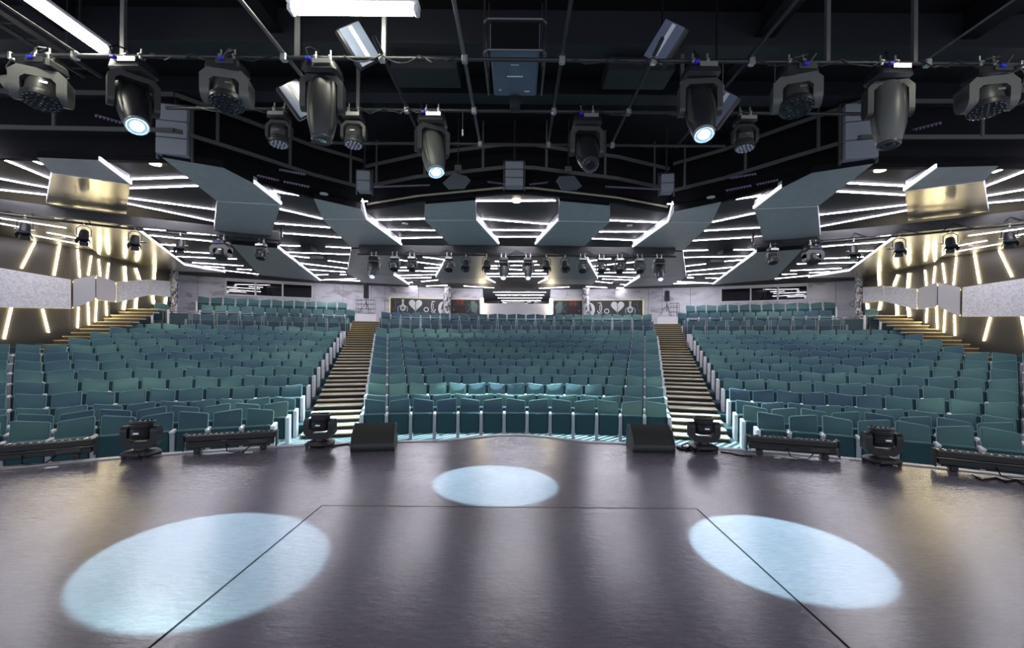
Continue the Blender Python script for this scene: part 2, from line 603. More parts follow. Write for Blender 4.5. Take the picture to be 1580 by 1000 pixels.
# ---- side walls: dark bronze wall folded in plan, band of pale panels, warm light strips
def side_wall(s):
    """s = -1 for the wall at x < 0 (surveyed), +1 mirrored"""
    def W(x, y, z=0):
        return Vector((s * -x, y, z))      # plan given for x < 0 side as positive distances mirrored
    plan = [(-19.0, 7.9), (-16.13, 16.4), (-15.5, 17.3), (-15.85, 20.6), (-17.1, 22.4)]
    nm = 'wall_left' if s < 0 else 'wall_right'
    mb = MB()
    for (a, b) in zip(plan[:-1], plan[1:]):
        p, q = Vector((-s * a[0] * 1.0 if False else (a[0] if s < 0 else -a[0]), a[1], -1.2)), Vector(((b[0] if s < 0 else -b[0]), b[1], -1.2))
        t = (q - p).normalized()
        n_ = Vector((t.y, -t.x, 0)) * (-.15 if s < 0 else .15)
        mb.prism([p, q, q + n_, p + n_], (0, 0, ZC + 1.2))
    wall = struct(nm, mb, 'wall_dark')

    def on_wall(px, py, off=0.0):
        """point of the surveyed (x < 0) wall seen at px,py"""
        dx, dy = unroll(px, py)
        ux, uz = dx / F, -dy / F
        for (a, b) in zip(plan[:-1], plan[1:]):
            # (a + t(b-a)) with x = ux*y
            den = (b[0] - a[0]) - ux * (b[1] - a[1])
            if abs(den) < 1e-9:
                continue
            t = (ux * a[1] - a[0]) / den
            if -1e-3 <= t <= 1.001:
                y = a[1] + t * (b[1] - a[1])
                x = a[0] + t * (b[0] - a[0])
                z = EYE + uz * y
                l = math.hypot(b[0] - a[0], b[1] - a[1])
                nx, ny = (b[1] - a[1]) / l, -(b[0] - a[0]) / l
                return Vector((x + nx * off, y + ny * off, z)), Vector((nx, ny, 0))
        return None, None

    def mir(p):
        return p if s < 0 else Vector((-p.x, p.y, p.z))

    # warm strips (top and bottom pixel of each)
    up = [((53, 374), (33, 414)), ((92, 377), (83, 425)), ((119.5, 385), (123, 428)), ((140.5, 395), (136, 425)), ((152, 400), (154.5, 427)), ((167.5, 406), (164.5, 432)),
          ((192, 411), (193.5, 434)), ((209, 414), (215, 431)), ((239, 408), (237.5, 431)),
          ]
    dn = [((17, 475), (6, 523)), ((65.5, 477), (74.5, 513)), ((121, 474), (119.5, 506)), ((135.5, 466), (137, 502)), ((149, 461), (147, 497)), ((163.5, 465), (164.5, 487)),
          ((193, 462), (190.5, 478)), ((210.5, 457), (209, 480)), ((235, 456), (237.5, 469)), ((256, 459), (254, 480))]
    for (a, b) in up + dn:
        p, n1 = on_wall(*a, .02)
        q, n2 = on_wall(*b, .02)
        if p is None or q is None:
            continue
        mb = MB()
        t = (q - p)
        side = t.normalized().cross(n1).normalized() * .019
        mb.prism([mir(p - side), mir(p + side), mir(q + side), mir(q - side)], mir(n1 * .03))
        mb.build('light_strip', 'led_warm', wall, False)
    # band of panels: (top px, bottom px) at each joint
    joints = [((-60, 391), (-60, 473.5)), ((107, 432), (107, 477)), ((147, 424.5), (147, 462)), ((172.5, 435), (172.5, 467)), ((225, 431.5), (225, 455)), ((258, 434), (258, 458))]
    kinds = ['terrazzo', 'smooth_panel', 'smooth_panel', 'terrazzo', 'terrazzo']
    for i, kd in enumerate(kinds):
        (t0, b0), (t1, b1) = joints[i], joints[i + 1]
        off0 = .16
        if i == 0:
            # first joint lies out of frame on the long wall
            base = Vector((-18.2, 10.27, 0))
            d = base.y
            P0t, P0b = Vector((-18.2 + .16, 10.2, 4.02)), Vector((-18.2 + .16, 10.2, 2.22))
            n0 = Vector((.947, -.32, 0))
        else:
            P0t, n0 = on_wall(*t0, off0)
            P0b, _ = on_wall(*b0, off0)
        P1t, n1 = on_wall(*t1, off0)
        P1b, _ = on_wall(*b1, off0)
        g = (P1t - P0t).normalized() * .035
        quad = [P0t + g, P1t - g, P1b - g, P0b + g]
        if i in (0, 3):                      # long panels show a seam half way
            pass
        mb = MB()
        mb.prism([mir(p) for p in quad], mir(-n1 * .05))
        mb.build('wall_panel', kd, wall, False)
        mb = MB()
        for (p, q, dz) in ((quad[0], quad[1], -.06), (quad[3], quad[2], .06)):
            o = n1 * -.09 + Vector((0, 0, dz))
            mb.prism([mir(p + o), mir(q + o), mir(q + o - Vector((0, 0, .05))), mir(p + o - Vector((0, 0, .05)))], mir(-n1 * .02))
        mb.build('edge_glow', 'led_yellow', wall, False)
    return wall


side_wall(-1)
side_wall(1)

# ---- back wall: arc of veined panels with window bands, an opening to the control booth in the middle
RB = 32.0
back = MB()
back.prism(arc(RB + .35, -37, 37, 1, 0)[:1] + [pol(RB + .35, -37, .1)] + [pol(RB + .4, -37, .1)], (0, 0, .1))
back = struct('wall_back', back, 'marble')


def wall_piece(a0, a1, z0, z1, m, name='wall_panel', r=RB, th=.12, parent=back, n=None):
    n = n or max(1, int(abs(a1 - a0) / 1.2))
    i_, o_ = arc(r, a0, a1, n, z0), arc(r + th, a0, a1, n, z0)
    mb = MB()
    up = Vector((0, 0, z1 - z0))
    vs_ = i_ + o_ + [p + up for p in i_] + [p + up for p in o_]
    k = n + 1
    fs = []
    for j in range(n):
        fs += [(j, j + 1, 2 * k + j + 1, 2 * k + j), (k + j, 3 * k + j, 3 * k + j + 1, k + j + 1), (j, k + j, k + j + 1, j + 1), (2 * k + j, 2 * k + j + 1, 3 * k + j + 1, 3 * k + j)]
    fs += [(0, 2 * k, 3 * k, k), (n, k + n, 3 * k + n, 2 * k + n)]
    mb.add(vs_, fs)
    return mb.build(name, m, parent, False)


WIN0, WIN1 = 21.3, 28.8        # window band, degrees from the axis
WZ0, WZ1 = 3.80, 4.56
BO = 3.75                       # half angle of the booth opening
for s in (-1, 1):
    # panels in two courses; the window band replaces the upper course
    cuts = [BO + .0, 7.2, 10.7, 14.2, 15.6, 18.4, WIN0, 23.8, 26.3, WIN1, 31.0, 33.8, 37.0]
    for a0, a1 in zip(cuts[:-1], cuts[1:]):
        g = .018
        win = WIN0 - .1 <= a0 and a1 <= WIN1 + .1
        for (z0, z1) in ((1.6, 2.55), (2.55, 3.3), (3.3, 3.80), (3.80, ZC)):
            if win and z0 >= 3.7:
                continue
            wall_piece(s * (a0 + g), s * (a1 - g), z0 + .004, z1 - .004, 'marble')
    wall_piece(s * WIN0, s * WIN1, WZ1 + .06, ZC, 'white', 'window_header')
    # dark backing seen through joints
    wall_piece(s * BO, s * 37, 1.0, 3.75, 'wall_dark', 'backing', r=RB + .125, th=.03)
    wall_piece(s * BO, s * WIN0, 3.75, ZC, 'wall_dark', 'backing', r=RB + .125, th=.03)
    wall_piece(s * WIN1, s * 37, 3.75, ZC, 'wall_dark', 'backing', r=RB + .125, th=.03)
for i_w, s in enumerate((-1, 1)):
    win = link('window_%d' % (i_w + 1), None, None, kind='structure')
    for (a0, a1, z0, z1) in ((WIN0, WIN1, WZ0, WZ0 + .07), (WIN0, WIN1, WZ1, WZ1 + .07)):
        wall_piece(s * a0, s * a1, z0, z1, 'white', 'frame', r=RB - .06, th=.2, parent=win)
    for a in (WIN0, 24.0, 26.35, WIN1):
        wall_piece(s * (a - .07), s * (a + .07), WZ0, WZ1 + .07, 'white', 'frame', r=RB - .06, th=.2, parent=win, n=1)
    for a0, a1 in ((WIN0, 24.0), (24.0, 26.35), (26.35, WIN1)):
        wall_piece(s * (a0 + .07), s * (a1 - .07), WZ0 + .07, WZ1, 'glass_dark', 'pane', r=RB + .03, th=.02, parent=win, n=2)
    # rooms behind
    wall_piece(s * WIN0, s * WIN1, WZ0 - .1, WZ1 + .1, 'black', 'backing', r=RB + .3, th=.05)

# booth recess: low white parapet, side cheeks with lit edges, back wall
mb = MB()
mb.prism([Vector((-2.15, 28.0, 1.8)), Vector((2.15, 28.0, 1.8)), Vector((2.15, 28.15, 1.8)), Vector((-2.15, 28.15, 1.8))], (0, 0, 2.03))
mb.build('parapet', 'white', back, False)
mb = MB()
mb.prism([Vector((-2.6, 36, 1.8)), Vector((2.6, 36, 1.8)), Vector((2.6, 36.1, 1.8)), Vector((-2.6, 36.1, 1.8))], (0, 0, ZC - 1.8))
mb.build('booth_wall', 'wall_dark', back, False)
for s in (-1, 1):
    mb = MB()
    mb.prism([Vector((s * 2.10, 28.0, 1.8)), Vector((s * 2.6, 36, 1.8)), Vector((s * 2.75, 36, 1.8)), Vector((s * 2.25, 28.0, 1.8))], (0, 0, ZC - 1.8))
    mb.build('booth_cheek', 'baffle', back, False)
    mb = MB()
    mb.box((s * 2.12, 27.94, 3.66), (.17, .05, .95))
    mb.build('edge_glow', 'led_warm', back, False)

# ---- ceiling light strips: endpoints surveyed for the x < 0 half, mirrored for the other
LEDS = [
    ((-40, 228), (78, 276)), ((33, 241), (65, 254)), ((-40, 269), (74, 290)), ((-40, 289), (72, 301)),
    ((202, 277), (293, 274)), ((201, 291), (310, 287)), ((198, 306), (333, 324)), ((197, 314.5), (332, 342)),
    ((25, 327), (73, 330)), ((-40, 331), (102, 352)), ((-30, 340), (30, 350.5)), ((73, 359), (119, 368)), ((42, 361.5), (137, 380)), ((117, 384), (148, 388.5)), ((137, 395), (158, 396)),
    ((162, 403), (214, 406)),
    ((222, 353.5), (256, 356)), ((288, 359.5), (333, 363)), ((230, 363.5), (330, 373)), ((247, 377.5), (285, 380)), ((263, 387.5), (331, 391.5)),
    ((272, 396), (365, 400)), ((297, 405.5), (375, 410.5)), ((313, 411), (346, 413.5)), ((366, 415.5), (388, 416.5)), ((345, 417.5), (405, 424)),
    ((414, 294.5), (483, 305)), ((432, 323), (497, 338)), ((423, 345), (509, 351.5)), ((417, 358.5), (527, 367)),
    ((432, 379), (478, 380.5)), ((503, 381), (542, 383)), ((441, 389.5), (541, 393)), ((447, 395), (482, 398.5)), ((503, 402), (537, 406.5)),
    ((458, 406), (535, 414.5)), ((469, 415.5), (533, 420)), ((484, 424.5), (506, 424)), ((525, 424), (534, 424)), ((490, 432.5), (557, 430)), ((502, 431.5), (562, 434)),
    ((558, 311), (567, 311)), ((575, 340), (655, 338)), ((594, 354.5), (671, 356)), ((613, 368), (682, 366.5)),
    ((628, 387.5), (648, 389)), ((671, 390.5), (695, 393)), ((653, 397), (687, 401)), ((617, 401.5), (628, 403)), ((643, 404.5), (682, 409.5)), ((617, 413), (628, 413)),
    ((655, 413.5), (677, 413.5)), ((612, 417.5), (674, 419)), ((608, 425.5), (671, 424)), ((618, 429.5), (665, 428.5)), ((630, 436.5), (684, 431.5)), ((632, 442), (643, 442)), ((658, 441.5), (690, 440.5)),
    ((716, 441.5), (762, 444.5)),
]
LEDS_ONCE = [
    ((735, 310.5), (857, 310)), ((735, 337.5), (848, 346.5)), ((752, 355), (844, 356)), ((764, 366), (832, 366)),
    ((764, 403.5), (776, 403.5)), ((784, 403.5), (810, 403.5)), ((822, 403.5), (828, 403.5)), ((758, 410.5), (772, 410.5)), ((788, 410), (806, 410)), ((822, 409), (832, 409)),
    ((756, 414.5), (769, 415)), ((786, 416), (806, 416.5)), ((826, 417.5), (838, 417.5)), ((751, 422.5), (773, 422.5)), ((785, 422.5), (843, 422.5)), ((749, 427), (846, 427)),
    ((762, 451), (842, 451)), ((765, 455.5), (839, 455.5)), ((768, 460), (836, 460)), ((774, 464), (834, 464)),
]
unit = MB().box((0, 0, 0), (1, 1, 1)).mesh('light_strip', 'led', False)


def strip(p, q, w=.038, z=ZC - .004):
    t = q - p
    o = link('light_strip', unit, ceiling, (p + q) / 2 + Vector((0, 0, z - (p.z + q.z) / 2)), (0, 0, math.atan2(t.y, t.x)))
    o.scale = (t.length, w, .010)


for (a, b) in LEDS:
    p, q = at_z(*a, ZC - .008), at_z(*b, ZC - .008)
    strip(p, q)
    strip(Vector((-p.x, p.y, p.z)), Vector((-q.x, q.y, q.z)))
for (a, b) in LEDS_ONCE:
    strip(at_z(*a, ZC - .008), at_z(*b, ZC - .008))

# ---- hanging metal baffles (folded bands running back through the ceiling)
# each: list of (pieces, material); a piece is a px polygon with a height per vertex; 'e' pieces are lit edges
ZA, ZB = ZC - .12, ZC - .20
BAFFLES = [
    ('champagne metal ceiling baffle beside the {s} side wall', [
        ('front_panel', 'baffle', [((57, 243), ZA), ((152, 247), ZA), ((201, 284.5), ZB), ((80, 267), ZB)]),
        ('middle_panel', 'baffle_warm', [((80, 267), ZB), ((201, 284.5), ZB), ((195, 330), ZB + .10), ((71, 314), ZB + .10)]),
        ('rear_panel', 'baffle_warm', [((75, 329), ZB + .1), ((190, 347), ZB + .1), ((214, 357), ZB + .1), ((284, 410), ZB), ((273, 419), ZB), ((158, 397), ZB)]),
        ('tail_panel', 'baffle_warm', [((158, 397), ZB), ((284, 410), ZB), ((348, 421), ZB + .1), ((262, 418.5), ZB + .1)]),
    ], [((152, 247.5), (201, 284.5)), ((213, 356), (284, 409.5)), ((284, 409.5), (347, 420))]),
    ('grey metal ceiling baffle over the {s} seat block', [
        ('front_panel', 'baffle', [((250, 243), ZA), ((345, 259), ZA), ((391, 283), ZA), ((433, 316.5), ZB), ((335, 310.5), ZB)]),
        ('middle_panel', 'baffle', [((335, 310.5), ZB), ((433, 316.5), ZB), ((417, 366), ZB - .08), ((330, 360), ZB - .08)]),
        ('rear_panel', 'baffle', [((357, 377), ZB + .1), ((428, 383), ZB + .1), ((494, 434), ZB + .1), ((400, 424.5), ZB + .1)]),
    ], [((391, 283), (433, 316)), ((429, 383), (494, 433.5))]),
    ('grey metal ceiling baffle over the {s} aisle stairs', [
        ('front_panel', 'baffle', [((484, 306), ZA), ((557, 322.5), ZA), ((565, 339), ZB), ((498, 338.5), ZB)]),
        ('middle_panel', 'baffle', [((498, 338.5), ZB), ((565, 339), ZB), ((619, 379), ZB), ((542, 382.5), ZB)]),
        ('rear_panel', 'baffle', [((542, 384), ZB + .05), ((614, 384), ZB + .05), ((607, 425), ZB), ((536, 422), ZB)]),
        ('tail_panel', 'baffle', [((536, 422), ZB), ((607, 425), ZB), ((631, 440), ZB + .1), ((559, 436), ZB + .1)]),
    ], [((558, 311), (565, 339)), ((565, 339), (619, 379)), ((607, 425), (631, 439.5))]),
    ('grey metal ceiling baffle beside the hall axis, {s} one of the middle pair', [
        ('front_panel', 'baffle', [((656, 315), ZA), ((734, 309), ZA), ((735, 340), ZB), ((655, 340), ZB)]),
        ('middle_panel', 'baffle', [((655, 340), ZB), ((735, 340), ZB), ((769, 378), ZB), ((694, 378), ZB)]),
        ('rear_panel', 'baffle', [((695, 391), ZB + .05), ((752, 391), ZB + .05), ((748, 429), ZB), ((672, 429), ZB)]),
        ('tail_panel', 'baffle', [((672, 429), ZB), ((748, 429), ZB), ((764, 437.5), ZB + .1), ((681, 437), ZB + .1)]),
    ], [((735, 340), (769, 377)), ((748, 430), (764, 437)), ((691, 392), (672, 428))]),
]
baffle_roots = []
for (lab, pieces, edges) in BAFFLES:
    for s in (-1, 1):
        side = 'left' if s < 0 else 'right'
        P = lambda v: at_z(*v[0], v[1]) if s < 0 else Vector((-at_z(*v[0], v[1]).x, at_z(*v[0], v[1]).y, v[1]))
        root = thing('ceiling_baffle', lab.format(s=side), 'ceiling panel', Vector((0, 0, 0)), group='folded metal ceiling baffles')
        for (nm, m, pts) in pieces:
            q = [P(v) for v in pts]
            # keep the piece flat: the plane runs through its last two corners and the first
            n0 = (q[-1] - q[0]).cross(q[-2] - q[0])
            E_ = Vector((0, 0, EYE))
            q = [E_ + (p - E_) * ((q[0] - E_).dot(n0) / (p - E_).dot(n0)) for p in q]
            top = [Vector((p.x, p.y, ZC)) for p in q]
            mb = MB()
            n = len(q)
            mb.add(q + top, [tuple(range(n))] + [(i, (i + 1) % n, (i + 1) % n + n, i + n) for i in range(n)])
            o = mb.build(nm, [m, 'side_white'], root, False)
            me = o.data
            me.materials.append(M['black'])
            for pl in me.polygons[1:]:
                pl.material_index = 2 if pl.index - 1 < n - 3 or (n == 4 and pl.index == 1) else 1
            if nm == 'front_panel':
                f0, f1 = q[-2], q[-1]
                t_ = (f1 - f0).normalized().cross(Vector((0, 0, 1))) * .008
                MB().prism([f0 - t_, f0 + t_, f1 + t_, f1 - t_], (0, 0, -.006)).build('fold_highlight', 'arm', root, False)  # pale strip drawn as the highlight along the fold
        for (a, b) in edges:
            p, q = P((a, ZB)), P((b, ZB))
            mb = MB()
            t = (q - p).normalized()
            n_ = t.cross(Vector((0, 0, 1))) * .03 * (1 if s > 0 else -1) * -1
            mb.prism([p, q, Vector((q.x, q.y, ZB + .07)), Vector((p.x, p.y, ZB + .07))], n_)
            mb.build('edge_glow', 'side_glow', root, False)

# ---- pillars in marbled wrap
for (px, py, d, w) in ((267, 440, 21.4, .42), (485, 440, 26.2, .42), (690, 440, 27.2, .46)):
    for s in (-1, 1):
        p = at_y(px, py, d)
        mb = MB()
        mb.cyl((p.x * -s, p.y, 1.7), (p.x * -s, p.y, ZC), w / 2, n=20)
        mb.build('pillar', 'pillar', None, True, kind='structure')

# ================================================================ SEATS
SP = 0.53
V_ = Vector


def seat_meshes():
    out = {}
    for nm, sl in (('a', 1), ('b', -1)):
        # back: slab leaning back, its top edge sloping to one side
        mb = MB()
        mb.box((0, 0, 0), (.464, .085, .44), bev=.028)
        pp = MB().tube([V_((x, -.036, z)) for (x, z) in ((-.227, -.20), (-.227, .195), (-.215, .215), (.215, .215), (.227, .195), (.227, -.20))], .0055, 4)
        for v in mb.v + pp.v:
            if v.z > 0:
                v.z += sl * v.x * .125
            t = v.z + .22
            v.y += .30 + t * .26 - .02 + .35 * v.x * v.x
            v.z += .665
        out['back_' + nm] = mb.mesh('backrest', 'fabric')
        out['w_rim_' + nm] = pp.mesh('rim_highlight', 'rim_highlight')
    mb = MB()
    mb.box((0, 0, 0), (.448, .13, .47), bev=.03)
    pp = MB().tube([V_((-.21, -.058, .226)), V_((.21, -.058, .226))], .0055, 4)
    for v in mb.v + pp.v:
        t = v.z + .235
        v.y += .10 + t * .12
        v.z += .375
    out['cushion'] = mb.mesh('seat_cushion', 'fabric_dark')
    out['x_rim'] = pp.mesh('rim_highlight', 'rim_highlight')
    # shared armrest post, stands on the seat's lower-x side
    mb = MB()
    mb.box((-SP / 2, .16, .29), (.070, .26, .58), bev=.008)
    out['post'] = mb.mesh('arm_post', 'post')
    mb = MB()
    mb.box((-SP / 2, .10, .60), (.060, .30, .05), bev=.012)
    out['arm'] = mb.mesh('armrest', 'arm')
    for nm, s in (('end_l', -1), ('end_r', 1)):
        mb = MB()
        mb.box((s * SP / 2, .17, .31), (.075, .46, .62), bev=.012)
        out[nm] = mb.mesh('end_panel', 'arm')
    return out


SM = seat_meshes()
seats = []            # (size, pos, angle, kinds, label, group)


def rowname(k, block):
    return ORD[k] + ' row'


def seat_row(r, z, a0, n, block, rowtxt, from_, ends=(True, True), direction=1):
    """n seats on radius r starting at angle a0 (lower edge); direction +1 counts seats from that edge"""
    da = math.degrees(SP / r)
    for i in range(n):
        a = a0 + da * (i + .5)
        p = pol(r, a, z)
        k = i if direction > 0 else n - 1 - i
        par = 'a' if (i % 2) else 'b'
        parts = ['back_' + par, 'cushion', 'w_rim_' + par, 'x_rim']
        if i == 0 and ends[0]:
            parts.append('end_l')
        else:
            parts += ['post', 'arm']
        if i == n - 1 and ends[1]:
            parts.append('end_r')
        lab = 'teal tip-up theatre seat, %s from the %s, %s of the %s' % (ORD[k + 1] if k + 1 < len(ORD) else str(k + 1) + 'th', from_, rowtxt, block)
        seats.append([p, a, parts, lab, rowtxt + ' of the ' + block])


# middle block
CN = [None, 13, 14, 15, 16, 17, 18, 19, 20, 21, 22, 23, 24]
for k in range(1, 13):
    n = CN[k]
    r = row_r(k)
    seat_row(r, row_z(k), -math.degrees(SP / r) * n / 2, n, 'middle block', ('front row' if k == 1 else ORD[k] + ' row'), 'left aisle')
for (r, z, n, t) in ((28.2, 1.73, 27, 'row behind the rail'), (29.4, 2.15, 28, 'top row')):
    seat_row(r, z, -math.degrees(SP / r) * n / 2, n, 'middle block', t, 'left aisle')
# side blocks
IN = {0: 20.2, 12: 17.85}
for s in (-1, 1):
    blk = 'left block' if s < 0 else 'right block'
    for k in range(0, 13):
        r = row_r(k)
        a_in = 20.1 if k == 0 else 19.55 + (17.85 - 19.55) * (k - 1) / 11
        a_out = 35.4 + min(k, 8) * .5
        if k > 8:
            a_out = 39.4 - (k - 8) * 1.05
        n = (math.ceil if k <= 8 else int)((a_out - a_in) / math.degrees(SP / r))
        a_out = a_in + n * math.degrees(SP / r)
        t = 'front row' if k == 0 else ORD[k + 1] + ' row'
        if s < 0:
            seat_row(r, row_z(k), -a_in - math.degrees(SP / r) * n, n, blk, t, 'stair aisle', (k > 8, True), direction=-1)
        else:
            seat_row(r, row_z(k), a_in, n, blk, t, 'stair aisle', (True, k > 8), direction=1)
        if k <= 8:
            # the outer block beyond the side gangway
            a2 = a_out + .12
            n2 = 4
            if s < 0:
                seat_row(r, row_z(k), -a2 - math.degrees(SP / r) * n2, n2, 'outer left block', t, 'side gangway', (False, False), direction=-1)
            else:
                seat_row(r, row_z(k), a2, n2, 'outer right block', t, 'side gangway', (False, False), direction=1)
    for (r, z, a0, a1, t) in ((28.2, 1.73, 17.3, 32.2, 'row behind the rail'), (29.2, 2.2, 16.9, 30.6, 'row before the last'), (30.3, 2.67, 17.8, 31.6, 'top row')):
        n = int((a1 - a0) / math.degrees(SP / r))
        if s < 0:
            seat_row(r, z, -a0 - math.degrees(SP / r) * n, n, blk, t, 'stair aisle', direction=-1)
        else:
            seat_row(r, z, a0, n, blk, t, 'stair aisle', direction=1)
    # the lone seat by the corner pillar
    seat_row(27.6, 2.1, -33.55 if s < 0 else 32.45, 1, blk, 'corner', 'corner pillar')

# the 300 that show largest are individuals, the others one mass
vis, out_ = [], []
for q in seats:
    p = q[0]
    px = 796.5 + F * p.x / p.y
    (vis if -20 < px < 1600 else out_).append(q)
vis.sort(key=lambda q: q[0].y)
near, far_ = vis[:300], vis[300:] + out_
for (p, a, parts, lab, grp) in near:
    root = thing('theatre_seat', lab, 'seat', p, -R(a), grp)
    for k in parts:
        nm = {'b': 'backrest', 'c': 'seat_cushion', 'p': 'arm_post', 'a': 'armrest', 'e': 'end_panel', 'w': 'rim_highlight', 'x': 'rim_highlight'}[k[0]]
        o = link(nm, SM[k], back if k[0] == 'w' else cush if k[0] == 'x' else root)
        if k[0] == 'b':
            back = o
        elif k[0] == 'c':
            cush = o


def mass(name, items, label):
    V, Fc, mi = [], [], []
    mats = ['fabric', 'fabric_dark', 'post', 'arm', 'rim_highlight']
    src = {}
    for k, me in SM.items():
        co = np.empty(len(me.vertices) * 3)
        me.vertices.foreach_get('co', co)
        m = [x for x in mats if M[x] == me.materials[0]][0]
        src[k] = (co.reshape(-1, 3), [tuple(pl.vertices) for pl in me.polygons], mats.index(m))
    off = 0
    for (p, a, parts, lab, grp) in items:
        t = -R(a)
        c, s_ = math.cos(t), math.sin(t)
        rot = np.array([[c, s_, 0], [-s_, c, 0], [0, 0, 1]])
        for k in parts:
            co, fc, m = src[k]
            V.append(co @ rot + np.array(p))
            Fc += [tuple(i + off for i in f) for f in fc]
            mi += [m] * len(fc)
            off += len(co)
    me = bpy.data.meshes.new(name)
    me.from_pydata(np.vstack(V).tolist(), [], Fc)
    for m in mats:
        me.materials.append(M[m])
    me.polygons.foreach_set('material_index', mi)
    me.polygons.foreach_set('use_smooth', [True] * len(me.polygons))
    me.set_sharp_from_angle(angle=R(38))
    return link(name, me, None, label=label, category='seats', kind='stuff')


mass('theatre_seats', far_, 'upper rows of teal tip-up seats rising to the back wall')
print('SEATS', len(seats), len(near), len(far_))

# ================================================================ STAIRS
def stair_flight(s):
    side = 'left' if s < 0 else 'right'
    root = thing('aisle_stairs', 'pale stepped %s aisle with brass nosings between seat blocks' % side, 'stairs', (0, 0, 0), group='aisle stairs')
    steps = []
    for i in range(20):
        steps.append((15.1 + .48 * i, ZF + .0975 * (i + 1), .48))
    r, z = 24.7, ZF + .0975 * 20
    for i in range(13):
        z += .1
        steps.append((r + .29 * i, z, .29))
    for i, (r, z, run) in enumerate(steps):
        a = 16.55 + (15.75 - 16.55) * (r - 15.1) / 13.3
        w = 1.22 + .14 * (r - 15.1) / 13.3
        if i == len(steps) - 1:
            run = 1.2
        T = Matrix.Translation(pol(r, s * a, 0)) @ Matrix.Rotation(-R(s * a), 4, 'Z')
        o = MB().box((0, run / 2 + .02, z - .012), (w, run + .04, .024), T).build('tread', 'tread', root, False)
        MB().box((0, .03, z - .062), (w - .06, .03, .080), T).build('riser', 'riser', root, False)
        nz = MB().box((0, -.012, z - .016), (w - .02, .026, .030), None, bev=.006).mesh('nosing', 'nosing')
        k = link('nosing', nz, o)
        k.matrix_world = T
    # black end boxes of the step lights
    return root


for s in (-1, 1):
    stair_flight(s)


def side_flight(s):
    root = thing('side_stairs', 'pale side stairs with brass nosings along the %s wall' % ('left' if s < 0 else 'right'), 'stairs', (0, 0, 0), group='side stairs')
    # climbing from the lower side gangway to the corner landing
    p0, p1 = Vector((-14.95, 14.4, .95)), Vector((-14.75, 17.9, 2.62))
    n = 13
    for i in range(n):
        p = p0.lerp(p1, i / (n - 1))
        if s > 0:
            p = Vector((-p.x, p.y, p.z))
        T = Matrix.Translation(p)
        t = MB().box((0, .14, 0), (1.35, .30, .03), T).build('tread', 'tread', root, False)
        MB().box((0, .0, -.06), (1.3, .03, .09), T).build('riser', 'riser', root, False)
        MB().box((0, -.02, .0), (1.35, .03, .035), T, bev=.008).build('nosing', 'nosing', t)
    return root


for s in (-1, 1):
    side_flight(s)

# ================================================================ STAGE RIG
ZP = 4.70                      # height of the lighting grid
GA, GB, GC = 5.22, 6.38, 7.45  # distance of the three cross pipes


def pipe(label, pts, r=.024, m='pipe', hangers=(), clamps=()):
    root = thing('rigging_pipe', label, 'pipe', pts[0], group='pipes of the lighting grid')
    inv = Matrix.Translation(-Vector(pts[0]))
    MB().tube(pts, r, 10, inv).build('tube', m, root)
    for (x, y) in hangers:
        MB().box((x, y, (ZP + ZH) / 2), (.045, .045, ZH - ZP), inv).build('hanger', 'pipe_grey', root, False)
    for p in clamps:
        MB().box(p, (.07, .07, .09), inv, bev=.012).build('clamp', 'chrome', root)
    return root


V = Vector
pipe('first black cross pipe of the lighting grid, carrying the big moving heads', [V((-6.6, GA, ZP)), V((6.9, GA, ZP))], hangers=((-4.55, GA), (-2.55, GA), (-1.55, GA), (3.55, GA), (4.55, GA)),
     clamps=[V((x, GA, ZP)) for x in (-5.1, -2.7, -1.57, -.62, .5, 1.55, 2.68, 4.7)])
pipe('second black cross pipe of the lighting grid, carrying the small wash heads', [V((-4.95, GB, ZP)), V((5.05, GB, ZP))], hangers=((-2.25, GB), (2.3, GB)),
     clamps=[V((x, GB, ZP)) for x in (-2.7, -1.57, -.62, .5, 1.55, 2.68)])
pipe('third black cross pipe of the lighting grid, close to the catwalk rail', [V((-3.4, GC, ZP)), V((3.4, GC, ZP))], clamps=[V((x, GC, ZP)) for x in (-1.57, -.62, .5, 1.55)])
for (x, y0, y1, t, m) in ((-5.1, 2.0, 5.3, 'thin grey rod running out over the stage beside the long fluorescent batten', 'pipe_grey'), (-2.7, 2.0, 7.6, 'grey pipe running up the stage beside the first profile spotlight', 'pipe_grey'),
                          (-1.57, 4.9, 7.6, 'black pipe running up the stage under the tilted flood beside the fluorescent batten', 'pipe'), (-.63, 2.0, 7.7, 'black pipe running up the stage beside the projector, fluorescent side', 'pipe_grey'),
                          (.5, 2.0, 7.7, 'black pipe running up the stage beside the projector, far side from the fluorescents', 'pipe'), (1.55, 4.9, 7.6, 'dark pipe running up the stage under the pale tilted flood', 'pipe'),
                          (2.65, 2.0, 7.6, 'dark pipe running up the stage behind the lit profile spotlight', 'pipe'), (4.7, 2.0, 5.3, 'thin pale rod running out over the stage by the grey profile spotlight', 'pipe_grey')):
    pipe(t, [V((x, y0, ZP + .045)), V((x, y1, ZP + .045))], r=.013 if m == 'pipe_grey' and abs(x) > 3 else .022, m=m)


# ---- moving heads; local frame: pipe axis along x through the origin, z up
def aim_angles(d):
    d = Vector(d).normalized()
    pan = math.atan2(d.x, -d.y)          # heading of the lens measured from -y
    tilt = math.atan2(math.hypot(d.x, d.y), -d.z)
    return pan, tilt


def hook_clamps(root, w, drop):
    for s in (-1, 1):
        mb = MB()
        mb.box((s * w, 0, -.005), (.035, .06, .075), bev=.01)
        mb.cyl((s * w, 0, .03), (s * w, 0, .085), .010, n=8)
        mb.cyl((s * w, -.05, .0), (s * w, .05, .0), .011, n=8)
        mb.box((s * w, 0, -drop / 2 - .02), (.05, .07, drop - .03), bev=.008)
        mb.build('clamp', 'chrome', root)


